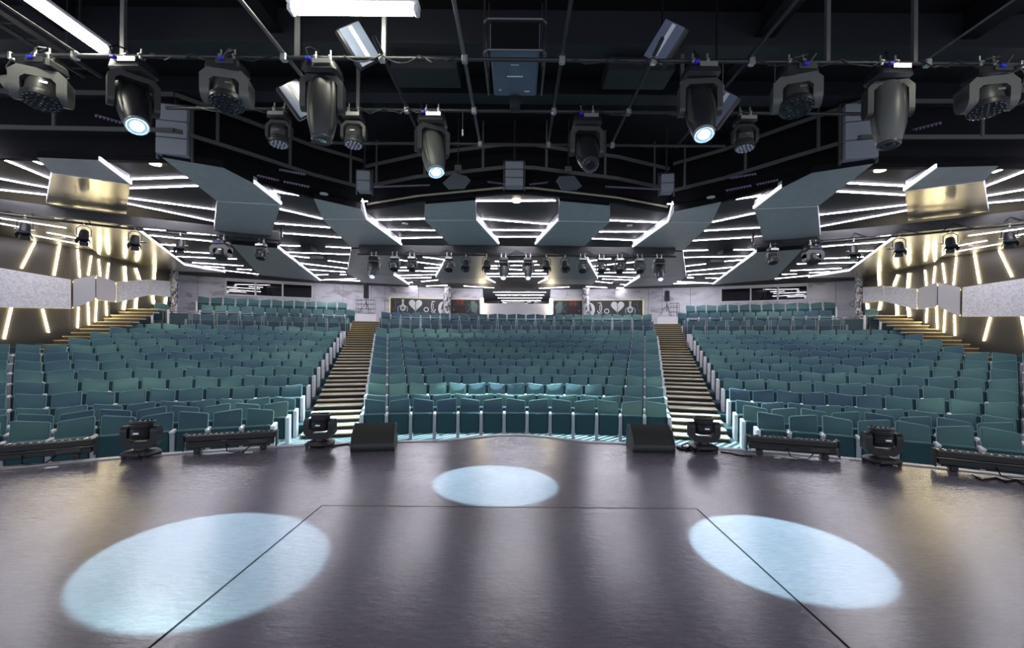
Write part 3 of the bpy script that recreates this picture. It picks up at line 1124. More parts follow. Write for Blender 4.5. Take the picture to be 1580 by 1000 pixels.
def u_yoke(w, th, dep, z0, z1, cut, drop=0.0, round_=False):
    """inverted U seen from the front: outer width w, arm thickness th, from z0 (top) down to z1"""
    mb = MB()
    o = [(-w / 2, z1), (-w / 2, z0 - cut), (-w / 2 + cut, z0), (w / 2 - cut, z0), (w / 2, z0 - cut), (w / 2, z1)]
    k = cut * .6
    i = [(w / 2 - th, z1), (w / 2 - th, z0 - th - k), (w / 2 - th - k, z0 - th), (-w / 2 + th + k, z0 - th), (-w / 2 + th, z0 - th - k), (-w / 2 + th, z1)]
    n = 6
    vs_ = []
    for y in (-dep / 2, dep / 2):
        vs_ += [(x, y, z) for (x, z) in o] + [(x, y, z) for (x, z) in reversed(i)]
    fs = []
    for j in range(n - 1):
        fs.append((j, j + 1, n + j + 1, n + j))
        fs.append((12 + j, 12 + n + j, 12 + n + j + 1, 12 + j + 1))
        fs.append((j, 12 + j, 12 + j + 1, j + 1))
        fs.append((n + j, n + j + 1, 12 + n + j + 1, 12 + n + j))
    fs += [(0, n, 12 + n, 12), (n - 1, 12 + n - 1, 12 + 2 * n - 1, 2 * n - 1)]
    mb.add(vs_, fs)
    # rounded ends at the pivot
    for s in (-1, 1):
        mb.cyl((s * (w / 2), 0, z1), (s * (w / 2 - th), 0, z1), dep / 2, n=14)
    return mb


def profile_spot(label, loc, aim=None, pan=0.0, tilt=0.0, lit=False, grey=False, scale=1.0, cat='spotlight', group='moving profile spotlights', detail=True):
    root = thing('profile_spotlight', label, cat, loc, group=group)
    if aim is not None:
        pivot = Vector(loc) + Vector((0, 0, -.56 * scale))
        pan, tilt = aim_angles(Vector(aim) - pivot)
    S = Matrix.Scale(scale, 4)
    P = Matrix.Rotation(pan, 4, 'Z')
    body = 'shell' if grey else 'body'
    hook_clamps(root, .085 * scale, .06)
    mb = MB().box((0, 0, -.155), (.40, .30, .15), S, bev=.035, taper=(.9, .85))
    mb.build('base', 'body', root)
    if detail:
        MB().box((.04, -.15, -.12), (.20, .012, .05), S).build('connector_panel', 'chrome', root, False)
        MB().box((-.10, -.16, -.105), (.055, .05, .035), S, bev=.008).build('plug', 'plug_blue', root)
        pts = [V((-.10, -.16, -.09)), V((-.13, -.17, .0)), V((-.11, -.10, .06)), V((-.02, -.02, .045))]
        MB().tube([S @ p for p in pts], .008, 6).build('cable', 'black', root)
    u_yoke(.47, .062, .15, -.235, -.56, .07).build('yoke', 'body_grey', root).data.transform(S @ P)
    H = S @ P @ Matrix.Translation((0, 0, -.56)) @ Matrix.Rotation(-tilt, 4, 'X')
    # head points down (-z) before tilting; swings towards -y
    prof = [(.06, .335), (.105, .325), (.140, .27), (.158, .16), (.164, .0), (.158, -.14), (.140, -.27), (.122, -.355), (.112, -.385)]
    hd = MB().lathe(prof, 20, H).build('head', body, root)
    for s in (-1, 1):
        mb = MB()
        mb.lathe([(.03, .30), (.055, .25), (.062, .05), (.050, -.18), (.02, -.30)], 10, H @ Matrix.Translation((s * .105, -.055, 0)))
        mb.build('side_cowl', 'body_grey', hd)
    mb = MB().lathe([(.112, -.37), (.116, -.40), (.104, -.418), (.088, -.405)], 20, H)
    mb.build('lens_bezel', 'bezel_glow' if lit else 'body_grey', root)
    mb = MB().lathe([(.060, -.404), (.060, -.410), (.054, -.416), (.02, -.419)], 18, H)
    mb.build('lens', 'lens_lit' if lit else 'lens', root)
    return root, H


def spot_beam(name, H, root_loc, target, energy, deg, col=(.55, .97, .95), blend=.14):
    p = Vector(root_loc) + H @ Vector((0, 0, -.425))
    o = light('SPOT', name, p, energy, col, target, spot_size=R(deg), spot_blend=blend, shadow_soft_size=.02)
    return o


def wash_head(label, loc, pan=0.0, tilt=0.0, group='large wash moving heads', lit='lens_dim', name_r=1.0):
    """large LED wash: shell yoke, drum head with a wide LED face"""
    root = thing('wash_light', label, 'wash light', loc, group=group)
    P = Matrix.Rotation(pan, 4, 'Z')
    hook_clamps(root, .08, .06)
    MB().box((0, 0, -.145), (.40, .28, .13), None, bev=.03, taper=(.92, .9)).build('base', 'body', root)
    MB().box((.05, -.143, -.13), (.20, .012, .06)).build('connector_panel', 'body_grey', root, False)
    MB().box((.02, -.155, -.115), (.06, .05, .035), None, bev=.008).build('plug', 'plug_blue', root)
    MB().tube([V((.05, -.17, -.10)), V((.12, -.17, -.01)), V((.10, -.06, .05)), V((-.02, -.01, .045))], .008).build('cable', 'body_grey', root)
    y = u_yoke(.49, .095, .25, -.205, -.43, .07)
    y.build('yoke', 'shell', root).data.transform(P)
    H = P @ Matrix.Translation((0, 0, -.42)) @ Matrix.Rotation(-tilt, 4, 'X')
    hd = MB().lathe([(.10, .13), (.135, .12), (.150, .08), (.152, -.06), (.150, -.07)], 18, H).build('head', 'body_grey', root)
    MB().lathe([(.150, -.06), (.178, -.07), (.184, -.10), (.178, -.135), (.16, -.14)], 24, H).build('led_face', 'body', root)
    mb = MB()
    for (rr, n) in ((0, 1), (.055, 6), (.11, 12), (.148, 18)):
        for i in range(n):
            a = 2 * PI * i / n
            mb.cyl((rr * math.cos(a), rr * math.sin(a), -.14), (rr * math.cos(a), rr * math.sin(a), -.150), .018, .014, n=8, M_=H)
    mb.build('led_lenses', 'lens', root, True, kind='stuff')
    MB().box((.05, -.150, .03), (.07, .008, .022), H).build('badge', 'chrome', hd, False)
    return root


def ring_wash(label, loc, pan=0.0, tilt=0.0, group='small wash moving heads', up=False, scale=1.0, lens='lens_dim', cat='wash light'):
    """small LED wash: slim octagonal yoke, ribbed drum; up = standing on its base"""
    root = thing('ring_wash_light' if not up else 'floor_moving_head', label, cat, loc, group=group)
    S = Matrix.Scale(scale, 4)
    if not up:
        hook_clamps(root, .07 * scale, .05)
        MB().box((0, 0, -.115), (.27, .22, .10), S, bev=.02, taper=(.95, .9)).build('base', 'body', root)
        MB().box((.0, -.112, -.11), (.22, .012, .05), S).build('connector_panel', 'chrome', root, False)
        B = S @ Matrix.Rotation(pan, 4, 'Z')
        zt = -.175
    else:
        mb = MB()
        mb.box((0, 0, .055), (.34, .30, .07), S, bev=.025, taper=(.85, .85))
        for sx in (-1, 1):
            for sy in (-1, 1):
                mb.cyl((sx * .13, sy * .11, 0), (sx * .13, sy * .11, .03), .022, n=8, M_=S)
        mb.lathe([(.08, .085), (.075, .115), (.06, .125)], 14, S)
        mb.build('base', 'body', root)
        mb = MB().box((0, -.155, .055), (.18, .012, .03), S)
        mb.build('connector_panel', 'body_grey', root, False)
        MB().box((-.11, -.155, .055), (.05, .016, .03), S).build('display', 'glass_dark', root, False)
        B = S @ Matrix.Rotation(pan, 4, 'Z') @ Matrix.Translation((0, 0, .30 - .0)) @ Matrix.Rotation(PI, 4, 'X') @ Matrix.Translation((0, 0, 0))
        zt = .185
    yk = u_yoke(.345 if not up else .40, .042 if not up else .072, .10 if not up else .14, zt, zt - .20, .075)
    yk.build('yoke', 'body_grey' if not up else 'body', root).data.transform(B)
    H = B @ Matrix.Translation((0, 0, zt - .20)) @ Matrix.Rotation(-tilt, 4, 'X')
    prof = [(.06, .105), (.105, .095), (.118, .06), (.112, .055), (.118, .045), (.112, .03), (.118, .02), (.112, .005), (.118, -.005), (.112, -.02), (.118, -.03), (.122, -.09), (.132, -.10), (.132, -.125), (.12, -.13)]
    hd = MB().lathe(prof, 18, H).build('head', 'body_grey' if not up else 'body', root)
    mb = MB()
    for (rr, n) in ((0, 1), (.05, 6), (.097, 12)):
        for i in range(n):
            a = 2 * PI * i / n
            mb.cyl((rr * math.cos(a), rr * math.sin(a), -.128), (rr * math.cos(a), rr * math.sin(a), -.145), .019, .013, n=8, M_=H)
    mb.build('led_lenses', lens, root, True, kind='stuff')
    MB().box((0.01, .122 if up else -.122, .02), (.06, .01, .02), H).build('badge', 'chrome', hd, False)
    return root


POOL_L, POOL_C, POOL_R = V((-2.09, 3.08, 0)), V((-.23, 4.70, 0)), V((1.88, 3.22, 0))


def gx(px, d):
    return (px - 796.5 + (-430) * ROLL) / F * d


# cross pipe A
r1, H1 = profile_spot('lit black profile spotlight beside the wash light at the fluorescent end of the first pipe', (gx(207, GA), GA, ZP), aim=POOL_L, lit=True)
profile_spot('unlit black profile spotlight hanging straight down under the tilted flood', (gx(499, GA), GA, ZP), pan=.15, tilt=.10)
r2, H2 = profile_spot('lit profile spotlight with a tilted flood glowing pale behind it', (gx(1080, GA), GA, ZP), aim=POOL_R, lit=True)
profile_spot('unlit grey profile spotlight on the first pipe by the white speaker column', (gx(1370, GA), GA, ZP), pan=-.2, tilt=.08, grey=True)
# cross pipe B
r3, H3 = profile_spot('lit profile spotlight on the second pipe over the middle light pool', (gx(668, GB), GB, ZP), aim=POOL_C, lit=True, grey=True)
profile_spot('unlit black profile spotlight on the second pipe with its lens facing the stage', (gx(906, GB), GB, ZP), pan=0.05, tilt=.75)
E_SPOT = 1120
spot_beam('beam', H1, r1.location, POOL_L, E_SPOT, 17.0)
spot_beam('beam', H2, r2.location, POOL_R, E_SPOT, 17.0)
spot_beam('beam', H3, r3.location, POOL_C, E_SPOT * .9, 17.6)
wash_head('dark LED wash light at the outer end of the first pipe under the fluorescent batten', (gx(66, GA), GA, ZP), pan=.5, tilt=.2)
wash_head('dark LED wash light with pale shell between the two profile spotlights', (gx(352, GA), GA, ZP), pan=.25, tilt=.2)
wash_head('dark LED wash light next to the lit profile spotlight away from the fluorescents', (gx(1228, GA), GA, ZP), pan=-.35, tilt=.25)
wash_head('dark LED wash light at the outer end of the first pipe past the grey spotlight', (gx(1522, GA), GA, ZP), pan=-.2, tilt=.15)
ring_wash('small ribbed wash light on the second pipe beside the unlit hanging spotlight', (gx(432, GB), GB, ZP), pan=.1, tilt=.1)
ring_wash('small ribbed wash light on the second pipe with bright clamps', (gx(547, GB), GB, ZP), pan=.05, tilt=.12)
ring_wash('small ribbed wash light on the second pipe behind the lit profile spotlight', (gx(1150, GB), GB, ZP), pan=-.1, tilt=.1)

# ---- fluorescent battens on the deck
def batten(label, c, rz, L):
    root = thing('fluorescent_batten', label, 'light', c, rz, 'fluorescent battens')
    MB().box((0, 0, .05), (L, .16, .06), None, bev=.012).build('tray', 'white', root)
    mb = MB().box((0, 0, -.02), (L - .10, .12, .06), None, bev=.025)
    mb.build('diffuser', 'tube', root)
    for s in (-1, 1):
        MB().box((s * (L / 2 - .03), 0, -.015), (.06, .135, .09), None, bev=.02).build('end_cap', 'arm', root)
    for s in (-1, 1):
        MB().box((s * L * .3, 0, (ZH - c[2]) / 2 + .04), (.02, .02, ZH - c[2] - .08)).build('hanger', 'pipe', root, False)


ZT = EYE + 3.62
batten('long fluorescent batten running up the stage at the edge of the grid', (-5.2, 4.85, ZT), PI / 2, 1.75)
batten('fluorescent batten across the stage with a rod crossing in front of it', (-1.80, 4.95, ZT), 0, 1.42)
batten('fluorescent batten on the side of the stage away from the other two', (5.05, 3.72, ZT), PI / 2, 1.1)

# ---- projector in its cradle
pz = EYE + 3.38
root = thing('projector', 'blue-grey projector hanging in a pipe cradle over mid-stage', 'projector', (-.045, 5.75, pz))
MB().box((0, 0, .17), (.58, .98, .34), None, bev=.02).build('housing', 'projector', root)
MB().box((0, -.495, .17), (.56, .015, .30)).build('front_grille', 'black', root, False)
for (x, y, w, h) in ((.0, -.22, .10, .012), (.0, .02, .20, .022), (.16, .36, .07, .02), (-.20, .33, .03, .03)):
    MB().box((x, y, -.002), (w, h, .004)).build('label_plate', 'arm', root, False)
for z in (-.0, .36):
    pts = [V((-.36, .45, z)), V((-.36, -.44, z)), V((-.32, -.5, z)), V((.32, -.5, z)), V((.36, -.44, z)), V((.36, .45, z))]
    MB().tube(pts, .014, 8).build('cradle_pipe', 'pipe_grey', root)
for sx in (-1, 1):
    for sy in (-.42, .40):
        MB().cyl((sx * .36, sy, 0), (sx * .36, sy, ZH - pz), .012, n=8).build('cradle_post', 'pipe', root)
MB().box((0, .50, -.09), (.14, .10, .18), None, bev=.01).build('lens_bracket', 'steel_dark', root)

# ---- tilted floods
def flood(label, c, s, sc=1.0):
    u = V((.49, .45, -.75)).normalized()
    v = V((-.64, -.5, -.58))
    v = (v - u * v.dot(u)).normalized()
    if s > 0:
        u, v = V((-u.x, u.y, u.z)), V((-v.x, v.y, v.z))
    n_ = u.cross(v)
    if n_.y > 0:
        n_ = -n_
    Mx = Matrix((u, v, n_)).transposed().to_4x4()
    root = thing('flood_light', label, 'flood light', c, group='tilted flood lights')
    MB().box((0, 0, -.06), (.42 * sc, .30 * sc, .10), Mx, bev=.02).build('housing', 'body', root)
    MB().box((0, 0, -.002), (.385 * sc, .265 * sc, .012), Mx).build('glass', 'flood_glass', root, False)
    MB().box((0, 0, -.003), (.36 * sc, .05 * sc, .022), Mx).build('lamp_tube', 'white', root, False)
    MB().tube([V((0, .04, .02)), V((-.0, .06, .16)), V((0, .06, ZH - c[2]))], .012).build('bracket', 'black', root)


flood('pale tilted flood light in front of the fluorescent batten', at_y(556, 68, 5.5), -1, 1.12)
flood('pale tilted flood light beside the dark pipe, away from the fluorescents', at_y(1024, 65, 5.5), 1, 1.12)
flood('tilted flood light half hidden behind the unlit hanging spotlight', at_y(461, 152, 5.7), -1)
flood('tilted flood light half hidden behind the lit profile spotlight', at_y(1108, 166, 5.7), 1)

# ---- catwalk rails round the opening, following the bulkhead
def inset(p, k):
    return V((p.x * k, CY + (p.y - CY) * k, 0))


def rail_line(pts, z):
    return [V((p.x, p.y, z)) for p in pts]


for nm, pts in (('left', [inset(p, .972) for p in FRONT_L[0:6]]), ('middle', [inset(p, .968) for p in FRONT_L[6:] + FRONT_R[::-1][:-6] if True]), ('right', [inset(p, .972) for p in FRONT_R[0:6]])):
    root = thing('catwalk_rail', {'left': 'grey catwalk railing on the fluorescent side of the opening', 'middle': 'grey catwalk railing across the middle of the opening',
                                  'right': 'grey catwalk railing on the side away from the fluorescents'}[nm], 'railing', (0, 0, 0), group='catwalk railings')
    zs = (EYE + 3.60, EYE + 4.22) if nm != 'middle' else (EYE + 3.58, EYE + 4.05)
    for z in zs:
        mb = MB()
        q = rail_line(pts, z)
        for a, b in zip(q[:-1], q[1:]):
            t = (b - a)
            mb.prism([a + V((0, 0, .035)), b + V((0, 0, .035)), b - V((0, 0, .035)), a - V((0, 0, .035))], V((t.y, -t.x, 0)).normalized() * .03)
        mb.build('rail', 'rail', root, False)
    # posts
    acc = 0.3
    q = rail_line(pts, 0)
    for a, b in zip(q[:-1], q[1:]):
        L = (b - a).length
        while acc < L:
            p = a.lerp(b, acc / L)
            MB().box((p.x, p.y, (zs[0] + zs[1]) / 2), (.05, .03, zs[1] - zs[0])).build('post', 'rail', root, False)
            MB().box((p.x, p.y, (zs[1] + ZH) / 2), (.03, .03, ZH - zs[1])).build('post', 'rail', root, False)
            acc += 1.35
        acc -= L
# perforated trays catching light under the rail
for (a, b) in (((577, 289), (663, 286)), ((740, 261), (778, 260.5)), ((752, 281), (781, 285)), ((396, 271), (430, 279)), ((437, 280.5), (477, 289)), ((145, 178), (188, 190)), ((430, 262), (471, 270))):
    for s in (-1, 1):
        p, q = at_y(*a, 9.6 if a[0] > 500 else 8.6 if a[0] > 300 else 6.9), at_y(*b, 9.6 if a[0] > 500 else 8.8 if a[0] > 300 else 7.2)
        if s > 0:
            p, q = V((-p.x, p.y, p.z)), V((-q.x, q.y, q.z))
        mb = MB()
        t = q - p
        n_ = int(t.length / .045)
        for i in range(n_):
            c = p.lerp(q, (i + .5) / n_)
            mb.box(c, (.026, .012, .03))
        mb.prism([p + V((0, .02, .03)), q + V((0, .02, .03)), q + V((0, .02, .018)), p + V((0, .02, .018))], (0, .02, 0))
        mb.build('perforated_tray', 'perforated', bulk, False)

# ---- pale speaker columns at the bulkhead
def speaker_column(label, px0, px1, py0, py1, d, n):
    a, b = at_y(px0, py0, d), at_y(px1, py1, d)
    w, h = b.x - a.x, a.z - b.z
    c = V(((a.x + b.x) / 2, d, b.z))
    root = thing('speaker_column', label, 'loudspeaker', c, math.atan2(-c.x, c.y + 4) * .5, group='pale speaker columns')
    for i in range(n):
        MB().box((0, 0, h * (i + .5) / n), (w, .28, h / n - .012), None, bev=.012).build('speaker_box', 'speaker_pale', root)
    for s in (-1, 1):
        MB().box((s * (w / 2 + .03), 0, h / 2), (.025, .06, h + .1)).build('side_rail', 'rail', root, False)
    MB().box((0, 0, h + .03), (w + .08, .1, .04)).build('top_bracket', 'pipe', root, False)
    MB().cyl((0, 0, h + .04), (0, 0, ZH - c.z), .02, n=8).build('hanger', 'pipe', root)


speaker_column('tall pale speaker column at the bulkhead behind the lit spotlight, fluorescent side', 250, 291, 166, 243, 8.0, 3)
speaker_column('tall pale speaker column at the bulkhead behind the grey spotlight', 1302, 1346, 163, 249, 8.0, 3)
speaker_column('small pale speaker column in the middle of the bulkhead', 780, 807, 252, 290, 9.4, 3)
speaker_column('small pale speaker column by the bulkhead corner, fluorescent side', 553, 572, 266, 297, 9.7, 2)
speaker_column('small pale speaker column by the bulkhead corner, away from the fluorescents', 1019, 1037, 271, 299, 9.7, 2)

# ---- slate plates
for (pts, t) in (([(700, 267), (720, 272), (726, 278), (716, 291), (692, 292), (683, 282)], 'slate blue hexagonal plate hanging by the lit middle spotlight'),
                 ([(863, 272), (886, 271), (898, 287), (889, 293), (868, 294), (858, 279)], 'slate blue hexagonal plate hanging under the spotlight that faces the stage')):
    q = [at_y(*p, 9.3) for p in pts]
    c = sum(q, V()) / len(q)
    root = thing('reflector_plate', t, 'plate', c, group='hexagonal plates')
    MB().prism([p - c for p in q], (0, .03, 0)).build('plate', 'plate', root, False)
    MB().box((.0, .05, .30), (.14, .06, .12), None, bev=.01).build('bracket', 'rail', root)
    MB().cyl((0, .05, .2), (0, .05, ZH - c.z), .014, n=8).build('hanger', 'pipe', root)

# ---- ladder tray and duct at the deck
root = thing('cable_ladder', 'black cable ladder running up the stage beyond the long fluorescent batten', 'cable tray', (-6.1, 4.4, 5.2))
for x in (-.12, .12):
    MB().box((x, 0, 0), (.025, 4.2, .05)).build('side_rail', 'pipe', root, False)
for i in range(14):
    MB().box((0, -2 + i * .3, 0), (.24, .025, .02)).build('rung', 'pipe', root, False)
for y in (-1.6, 1.6):
    MB().cyl((0.12, y, 0), (.12, y, ZH - 5.2), .01, n=6).build('hanger', 'pipe', root)

# ================================================================ HALL TRUSS AND ITS LIGHTS
RT, TZ = 18.5, 4.27


def truss(label, pts, zb):
    root = thing('lighting_truss', label, 'truss', pts[0], group='lighting trusses under the audience ceiling')
    inv = Matrix.Translation(-Vector(pts[0]))
    MB().tube(pts, .03, 8, inv).build('lower_pipe', 'body', root)
    up = [p + V((0, .12, zb)) for p in pts]
    mb = MB()
    for a, b in zip(up[:-1], up[1:]):
        t = (b - a).normalized()
        mb.prism([a + V((0, 0, .12)), b + V((0, 0, .12)), b - V((0, 0, .12)), a - V((0, 0, .12))], V((-t.y, t.x, 0)) * .14, inv)
    mb.build('beam', 'body', root, False)
    for a, b, c, e in zip(pts[:-1], pts[1:], up[:-1], up[1:]):
        L = (b - a).length
        k = max(1, int(L / 1.1))
        for i in range(k):
            MB().tube([a.lerp(b, (i + .2) / k), c.lerp(e, (i + .5) / k), a.lerp(b, (i + .8) / k)], .012, 6, inv).build('bracket', 'body', root)
    for p in (up[0], up[-1]):
        MB().box((p.x, p.y + .07, (p.z + ZC) / 2), (.06, .06, ZC - p.z), inv).build('hanger', 'body', root, False)


truss('straight black lighting truss over the middle seat block', [V((-5.05, 14.4, TZ - .07)), V((5.05, 14.4, TZ - .07))], .20)
truss('curved black lighting truss over the left seat block', [pol(RT, -(22.0 + i * 3.0), TZ) for i in range(10)], .20)
truss('curved black lighting truss over the right seat block', [pol(RT, 22.0 + i * 3.0, TZ) for i in range(10)], .20)


def fresnel(label, loc, rz, tilt=.6):
    root = thing('fresnel_lantern', label, 'spotlight', loc, rz, 'small barn-door lanterns on the trusses')
    MB().box((0, 0, -.01), (.04, .06, .09), None, bev=.01).build('clamp', 'chrome', root)
    mb = MB().tube([V((-.13, 0, -.30)), V((-.13, 0, -.12)), V((-.06, 0, -.06)), V((.06, 0, -.06)), V((.13, 0, -.12)), V((.13, 0, -.30))], .010, 6)
    mb.build('bracket', 'body', root)
    H = Matrix.Translation((0, 0, -.30)) @ Matrix.Rotation(-tilt, 4, 'X')
    MB().lathe([(.05, .15), (.085, .13), (.10, .05), (.10, -.10), (.105, -.12)], 14, H).build('head', 'body', root)
    MB().lathe([(.085, -.115), (.08, -.124), (.03, -.13)], 12, H).build('lens', 'lens', root)
    for i in range(4):
        Mx = H @ Matrix.Rotation(i * PI / 2, 4, 'Z') @ Matrix.Translation((0, .115, -.16)) @ Matrix.Rotation(.45, 4, 'X')
        MB().box((0, 0, 0), (.17, .008, .10), Mx).build('barn_door', 'body', root, False)
    MB().cyl((-.17, 0, -.30), (.17, 0, -.30), .012, n=8).build('pivot_knobs', 'chrome', root)


tz = TZ - .07
tx = lambda px: (px - 796.5 - 1.1) / F * 14.4
for (px, ttl) in ((577, 'lit black profile spotlight at the fluorescent-side end of the middle truss'), (777, 'lit black profile spotlight beside the truss centre, with two lanterns on its left'),
                  (815, 'lit black profile spotlight beside the truss centre, with two lanterns on its right'), (1017, 'lit black profile spotlight at the far end of the middle truss from the fluorescents')):
    r_, H_ = profile_spot(ttl, (tx(px), 14.4, tz), pan=.0, tilt=.55, lit=True, scale=.82, group='lit spotlights on the middle truss', detail=False)
    spot_beam('beam', H_, r_.location, {577: (-4.75, 10.3, -.5), 777: (-1.2, 11.6, -.2), 815: (1.2, 11.6, -.2), 1017: (4.75, 10.3, -.5)}[px], 950, 40, (.62, .92, 1.0), .5)
for (px, ttl) in ((609, 'first ribbed wash head from the fluorescent-side end of the middle truss'), (636, 'second ribbed wash head from the fluorescent-side end of the middle truss'), (693, 'ribbed wash head on the middle truss over the marbled pillar, fluorescent side'),
                  (899, 'fourth ribbed wash head from the far end of the middle truss'), (928, 'third ribbed wash head from the far end of the middle truss'), (956, 'second ribbed wash head from the far end of the middle truss'), (987, 'first ribbed wash head beside the far lit spotlight of the middle truss')):
    ring_wash(ttl, (tx(px), 14.4, tz), tilt=.5, group='wash heads on the middle truss', lens='lens')
for (px, ttl) in ((719, 'first small black barn-door lantern on the middle truss, beside a wash head'), (751, 'second small black barn-door lantern on the middle truss, beside a lit spotlight'),
                  (843, 'third small black barn-door lantern on the middle truss, beside the other lit spotlight'), (872, 'fourth small black barn-door lantern on the middle truss, next to a wash head')):
    fresnel(ttl, (tx(px), 14.4, tz), 0.0)


def truss_at(px):
    """angle on the side truss seen at pixel column px (x < 0 side)"""
    k = (px - 796.5) / F
    a_, b_, c_ = k * k + 1, 8, 16 - RT * RT
    d = (-b_ + math.sqrt(b_ * b_ - 4 * a_ * c_)) / (2 * a_)
    return math.degrees(math.atan2(k * d, d + 4))


for s in (-1, 1):
    sd = 'left' if s < 0 else 'right'
    for (px, ttl) in ((37, 'outermost barn-door lantern on the %s curved truss'), (128, 'second barn-door lantern from the outer end of the %s curved truss'), (207, 'third barn-door lantern from the outer end of the %s curved truss'), (277, 'innermost barn-door lantern on the %s curved truss')):
        a = truss_at(px)
        fresnel(ttl % sd, pol(RT, -s * a, TZ), R(s * a) * (1 if s < 0 else 1), .5)
    a = truss_at(340)
    wash_head('dark wash light in the middle of the %s curved truss' % sd, pol(RT, -s * a, TZ), tilt=.35, group='wash lights on the curved trusses')
    a = truss_at(402)
    ring_wash('slim ribbed wash head at the inner end of the %s curved truss' % sd, pol(RT, -s * a, TZ), tilt=.3, group='wash lights on the curved trusses', lens='lens')

# ---- small downlights in the ceiling
for (px, py) in ((625, 346), (797, 311.5), (240, 254), (396, 425.5), (96, 367), (500, 300)):
    for s in ((-1, 1) if px != 797 else (1,)):
        p = at_z(px, py, ZC - .03)
        if s > 0 and px != 797:
            p.x = -p.x
        warm = px in (240, 797)
        mb = MB().lathe([(.09, 0), (.09, -.02), (.06, -.025)], 12, Matrix.Translation(p + V((0, 0, .02))))
        mb.build('downlight', 'downlight' if warm else 'side_white', ceiling)
# black ceiling boxes between the strips
for (px, py) in ((472, 386), (492, 400), (642, 434.5), (206, 372)):
    for s in (-1, 1):
        p = at_z(px, py, ZC - .1)
        MB().box((-s * p.x, p.y, ZC - .06), (.55, .45, .12)).build('ceiling_unit', 'black_ceiling', ceiling, False)

# ---- par cans at the ends of the first pipe and cables draped along the pipes
for (px, py, t) in ((20, 118, 'grey par can beside the outer wash light under the fluorescent batten'), (1572, 118, 'grey par can hanging at the outer end of the first pipe past the wash light')):
    c = at_y(px, py, GA + .02)
    c = V((c.x, GA, ZP))
    root = thing('par_can', t, 'lamp', c, group='par cans')
    MB().box((0, 0, -.01), (.04, .06, .09), None, bev=.01).build('clamp', 'chrome', root)
    MB().tube([V((-.11, .1, -.26)), V((-.11, .05, -.10)), V((0, 0, -.05)), V((.11, .05, -.10)), V((.11, .1, -.26))], .009, 6).build('bracket', 'body_grey', root)
    H = Matrix.Translation((0, .1, -.26)) @ Matrix.Rotation(1.0 if px < 800 else .3, 4, 'Y') @ Matrix.Rotation(-.5, 4, 'X')
    MB().lathe([(.05, .20), (.085, .17), (.095, .05), (.098, -.16)], 16, H).build('can', 'shell', root)
    MB().lathe([(.090, -.155), (.085, -.163), (.03, -.166)], 14, H).build('lens', 'lens', root)
rng = random.Random(3)
for (x0, x1, y, t) in ((-4.2, -2.8, GA, 'black cable draped along the first pipe between the lit spotlight and the wash light'), (-2.0, -.7, GA, 'black cable draped along the first pipe beside the hanging unlit spotlight'),
                       (.6, 2.0, GA, 'black cable draped along the first pipe between projector and the second lit spotlight'), (2.7, 4.2, GA, 'black cable draped along the first pipe up to the grey spotlight'),
                       (4.6, 5.9, GA, 'black cable draped along the first pipe past the grey spotlight'), (-4.5, -2.4, GB, 'black cable draped along the second pipe toward the small wash heads'),
                       (-2.2, -1.2, GB, 'black cable draped along the second pipe up to the middle lit spotlight'), (1.1, 3.2, GB, 'black cable draped along the second pipe toward the far wash head')):
    pts, n = [], 18
    for i in range(n + 1):
        u = i / n
        sag = abs(math.sin(u * PI * 3)) * (.05 + .05 * rng.random())
        pts.append(V((x0 + (x1 - x0) * u, y - .03 - .02 * rng.random(), ZP + .012 - sag)))
    o = MB().tube(pts, .008, 5).build('cable', 'pipe', None, True, label=t, category='cable')
    o['group'] = 'cables draped on the grid'
for (x, y, t) in ((-2.38, GA, 'white-tagged safety wire hanging from the first pipe by the second wash light'), (2.95, GA, 'white-tagged safety wire hanging from the first pipe past the second lit spotlight'), (2.35, GA, 'white-tagged safety wire hanging just past the tilted half-hidden flood'), (-.78, GB, 'white-tagged safety wire beside the lit middle spotlight')):
    r_ = thing('safety_wire', t, 'wire', (x, y, ZP), group='safety wires')
    MB().cyl((0, 0, .0), (0, 0, -.28), .005, n=5).build('wire', 'pipe_grey', r_)
    MB().box((0, 0, -.31), (.025, .025, .09), None, bev=.006).build('clip', 'chrome', r_)

# ================================================================ ON THE STAGE
def edge_angle(x):
    return math.atan2(stage_front(x + .05) - stage_front(x - .05), .1)


for (px, py, t, pn) in ((208, 708, 'black moving head standing on the stage edge between two low LED battens, left side', .15), (489, 691.5, 'black moving head standing on the stage edge beside the left monitor wedge', .05),
                        (1090, 697, 'black moving head on the stage edge, cables heaped between it and the right wedge', -.1), (1370, 719, 'black moving head standing on the stage edge between two low LED battens, right side', -.2)):
    p = at_z(px, py, 0)
    p.y += .10
    ring_wash(t, p, pan=pn + PI * 0, tilt=0.1, group='moving heads on the stage edge', up=True, scale=1.0, lens='lens', cat='moving head')


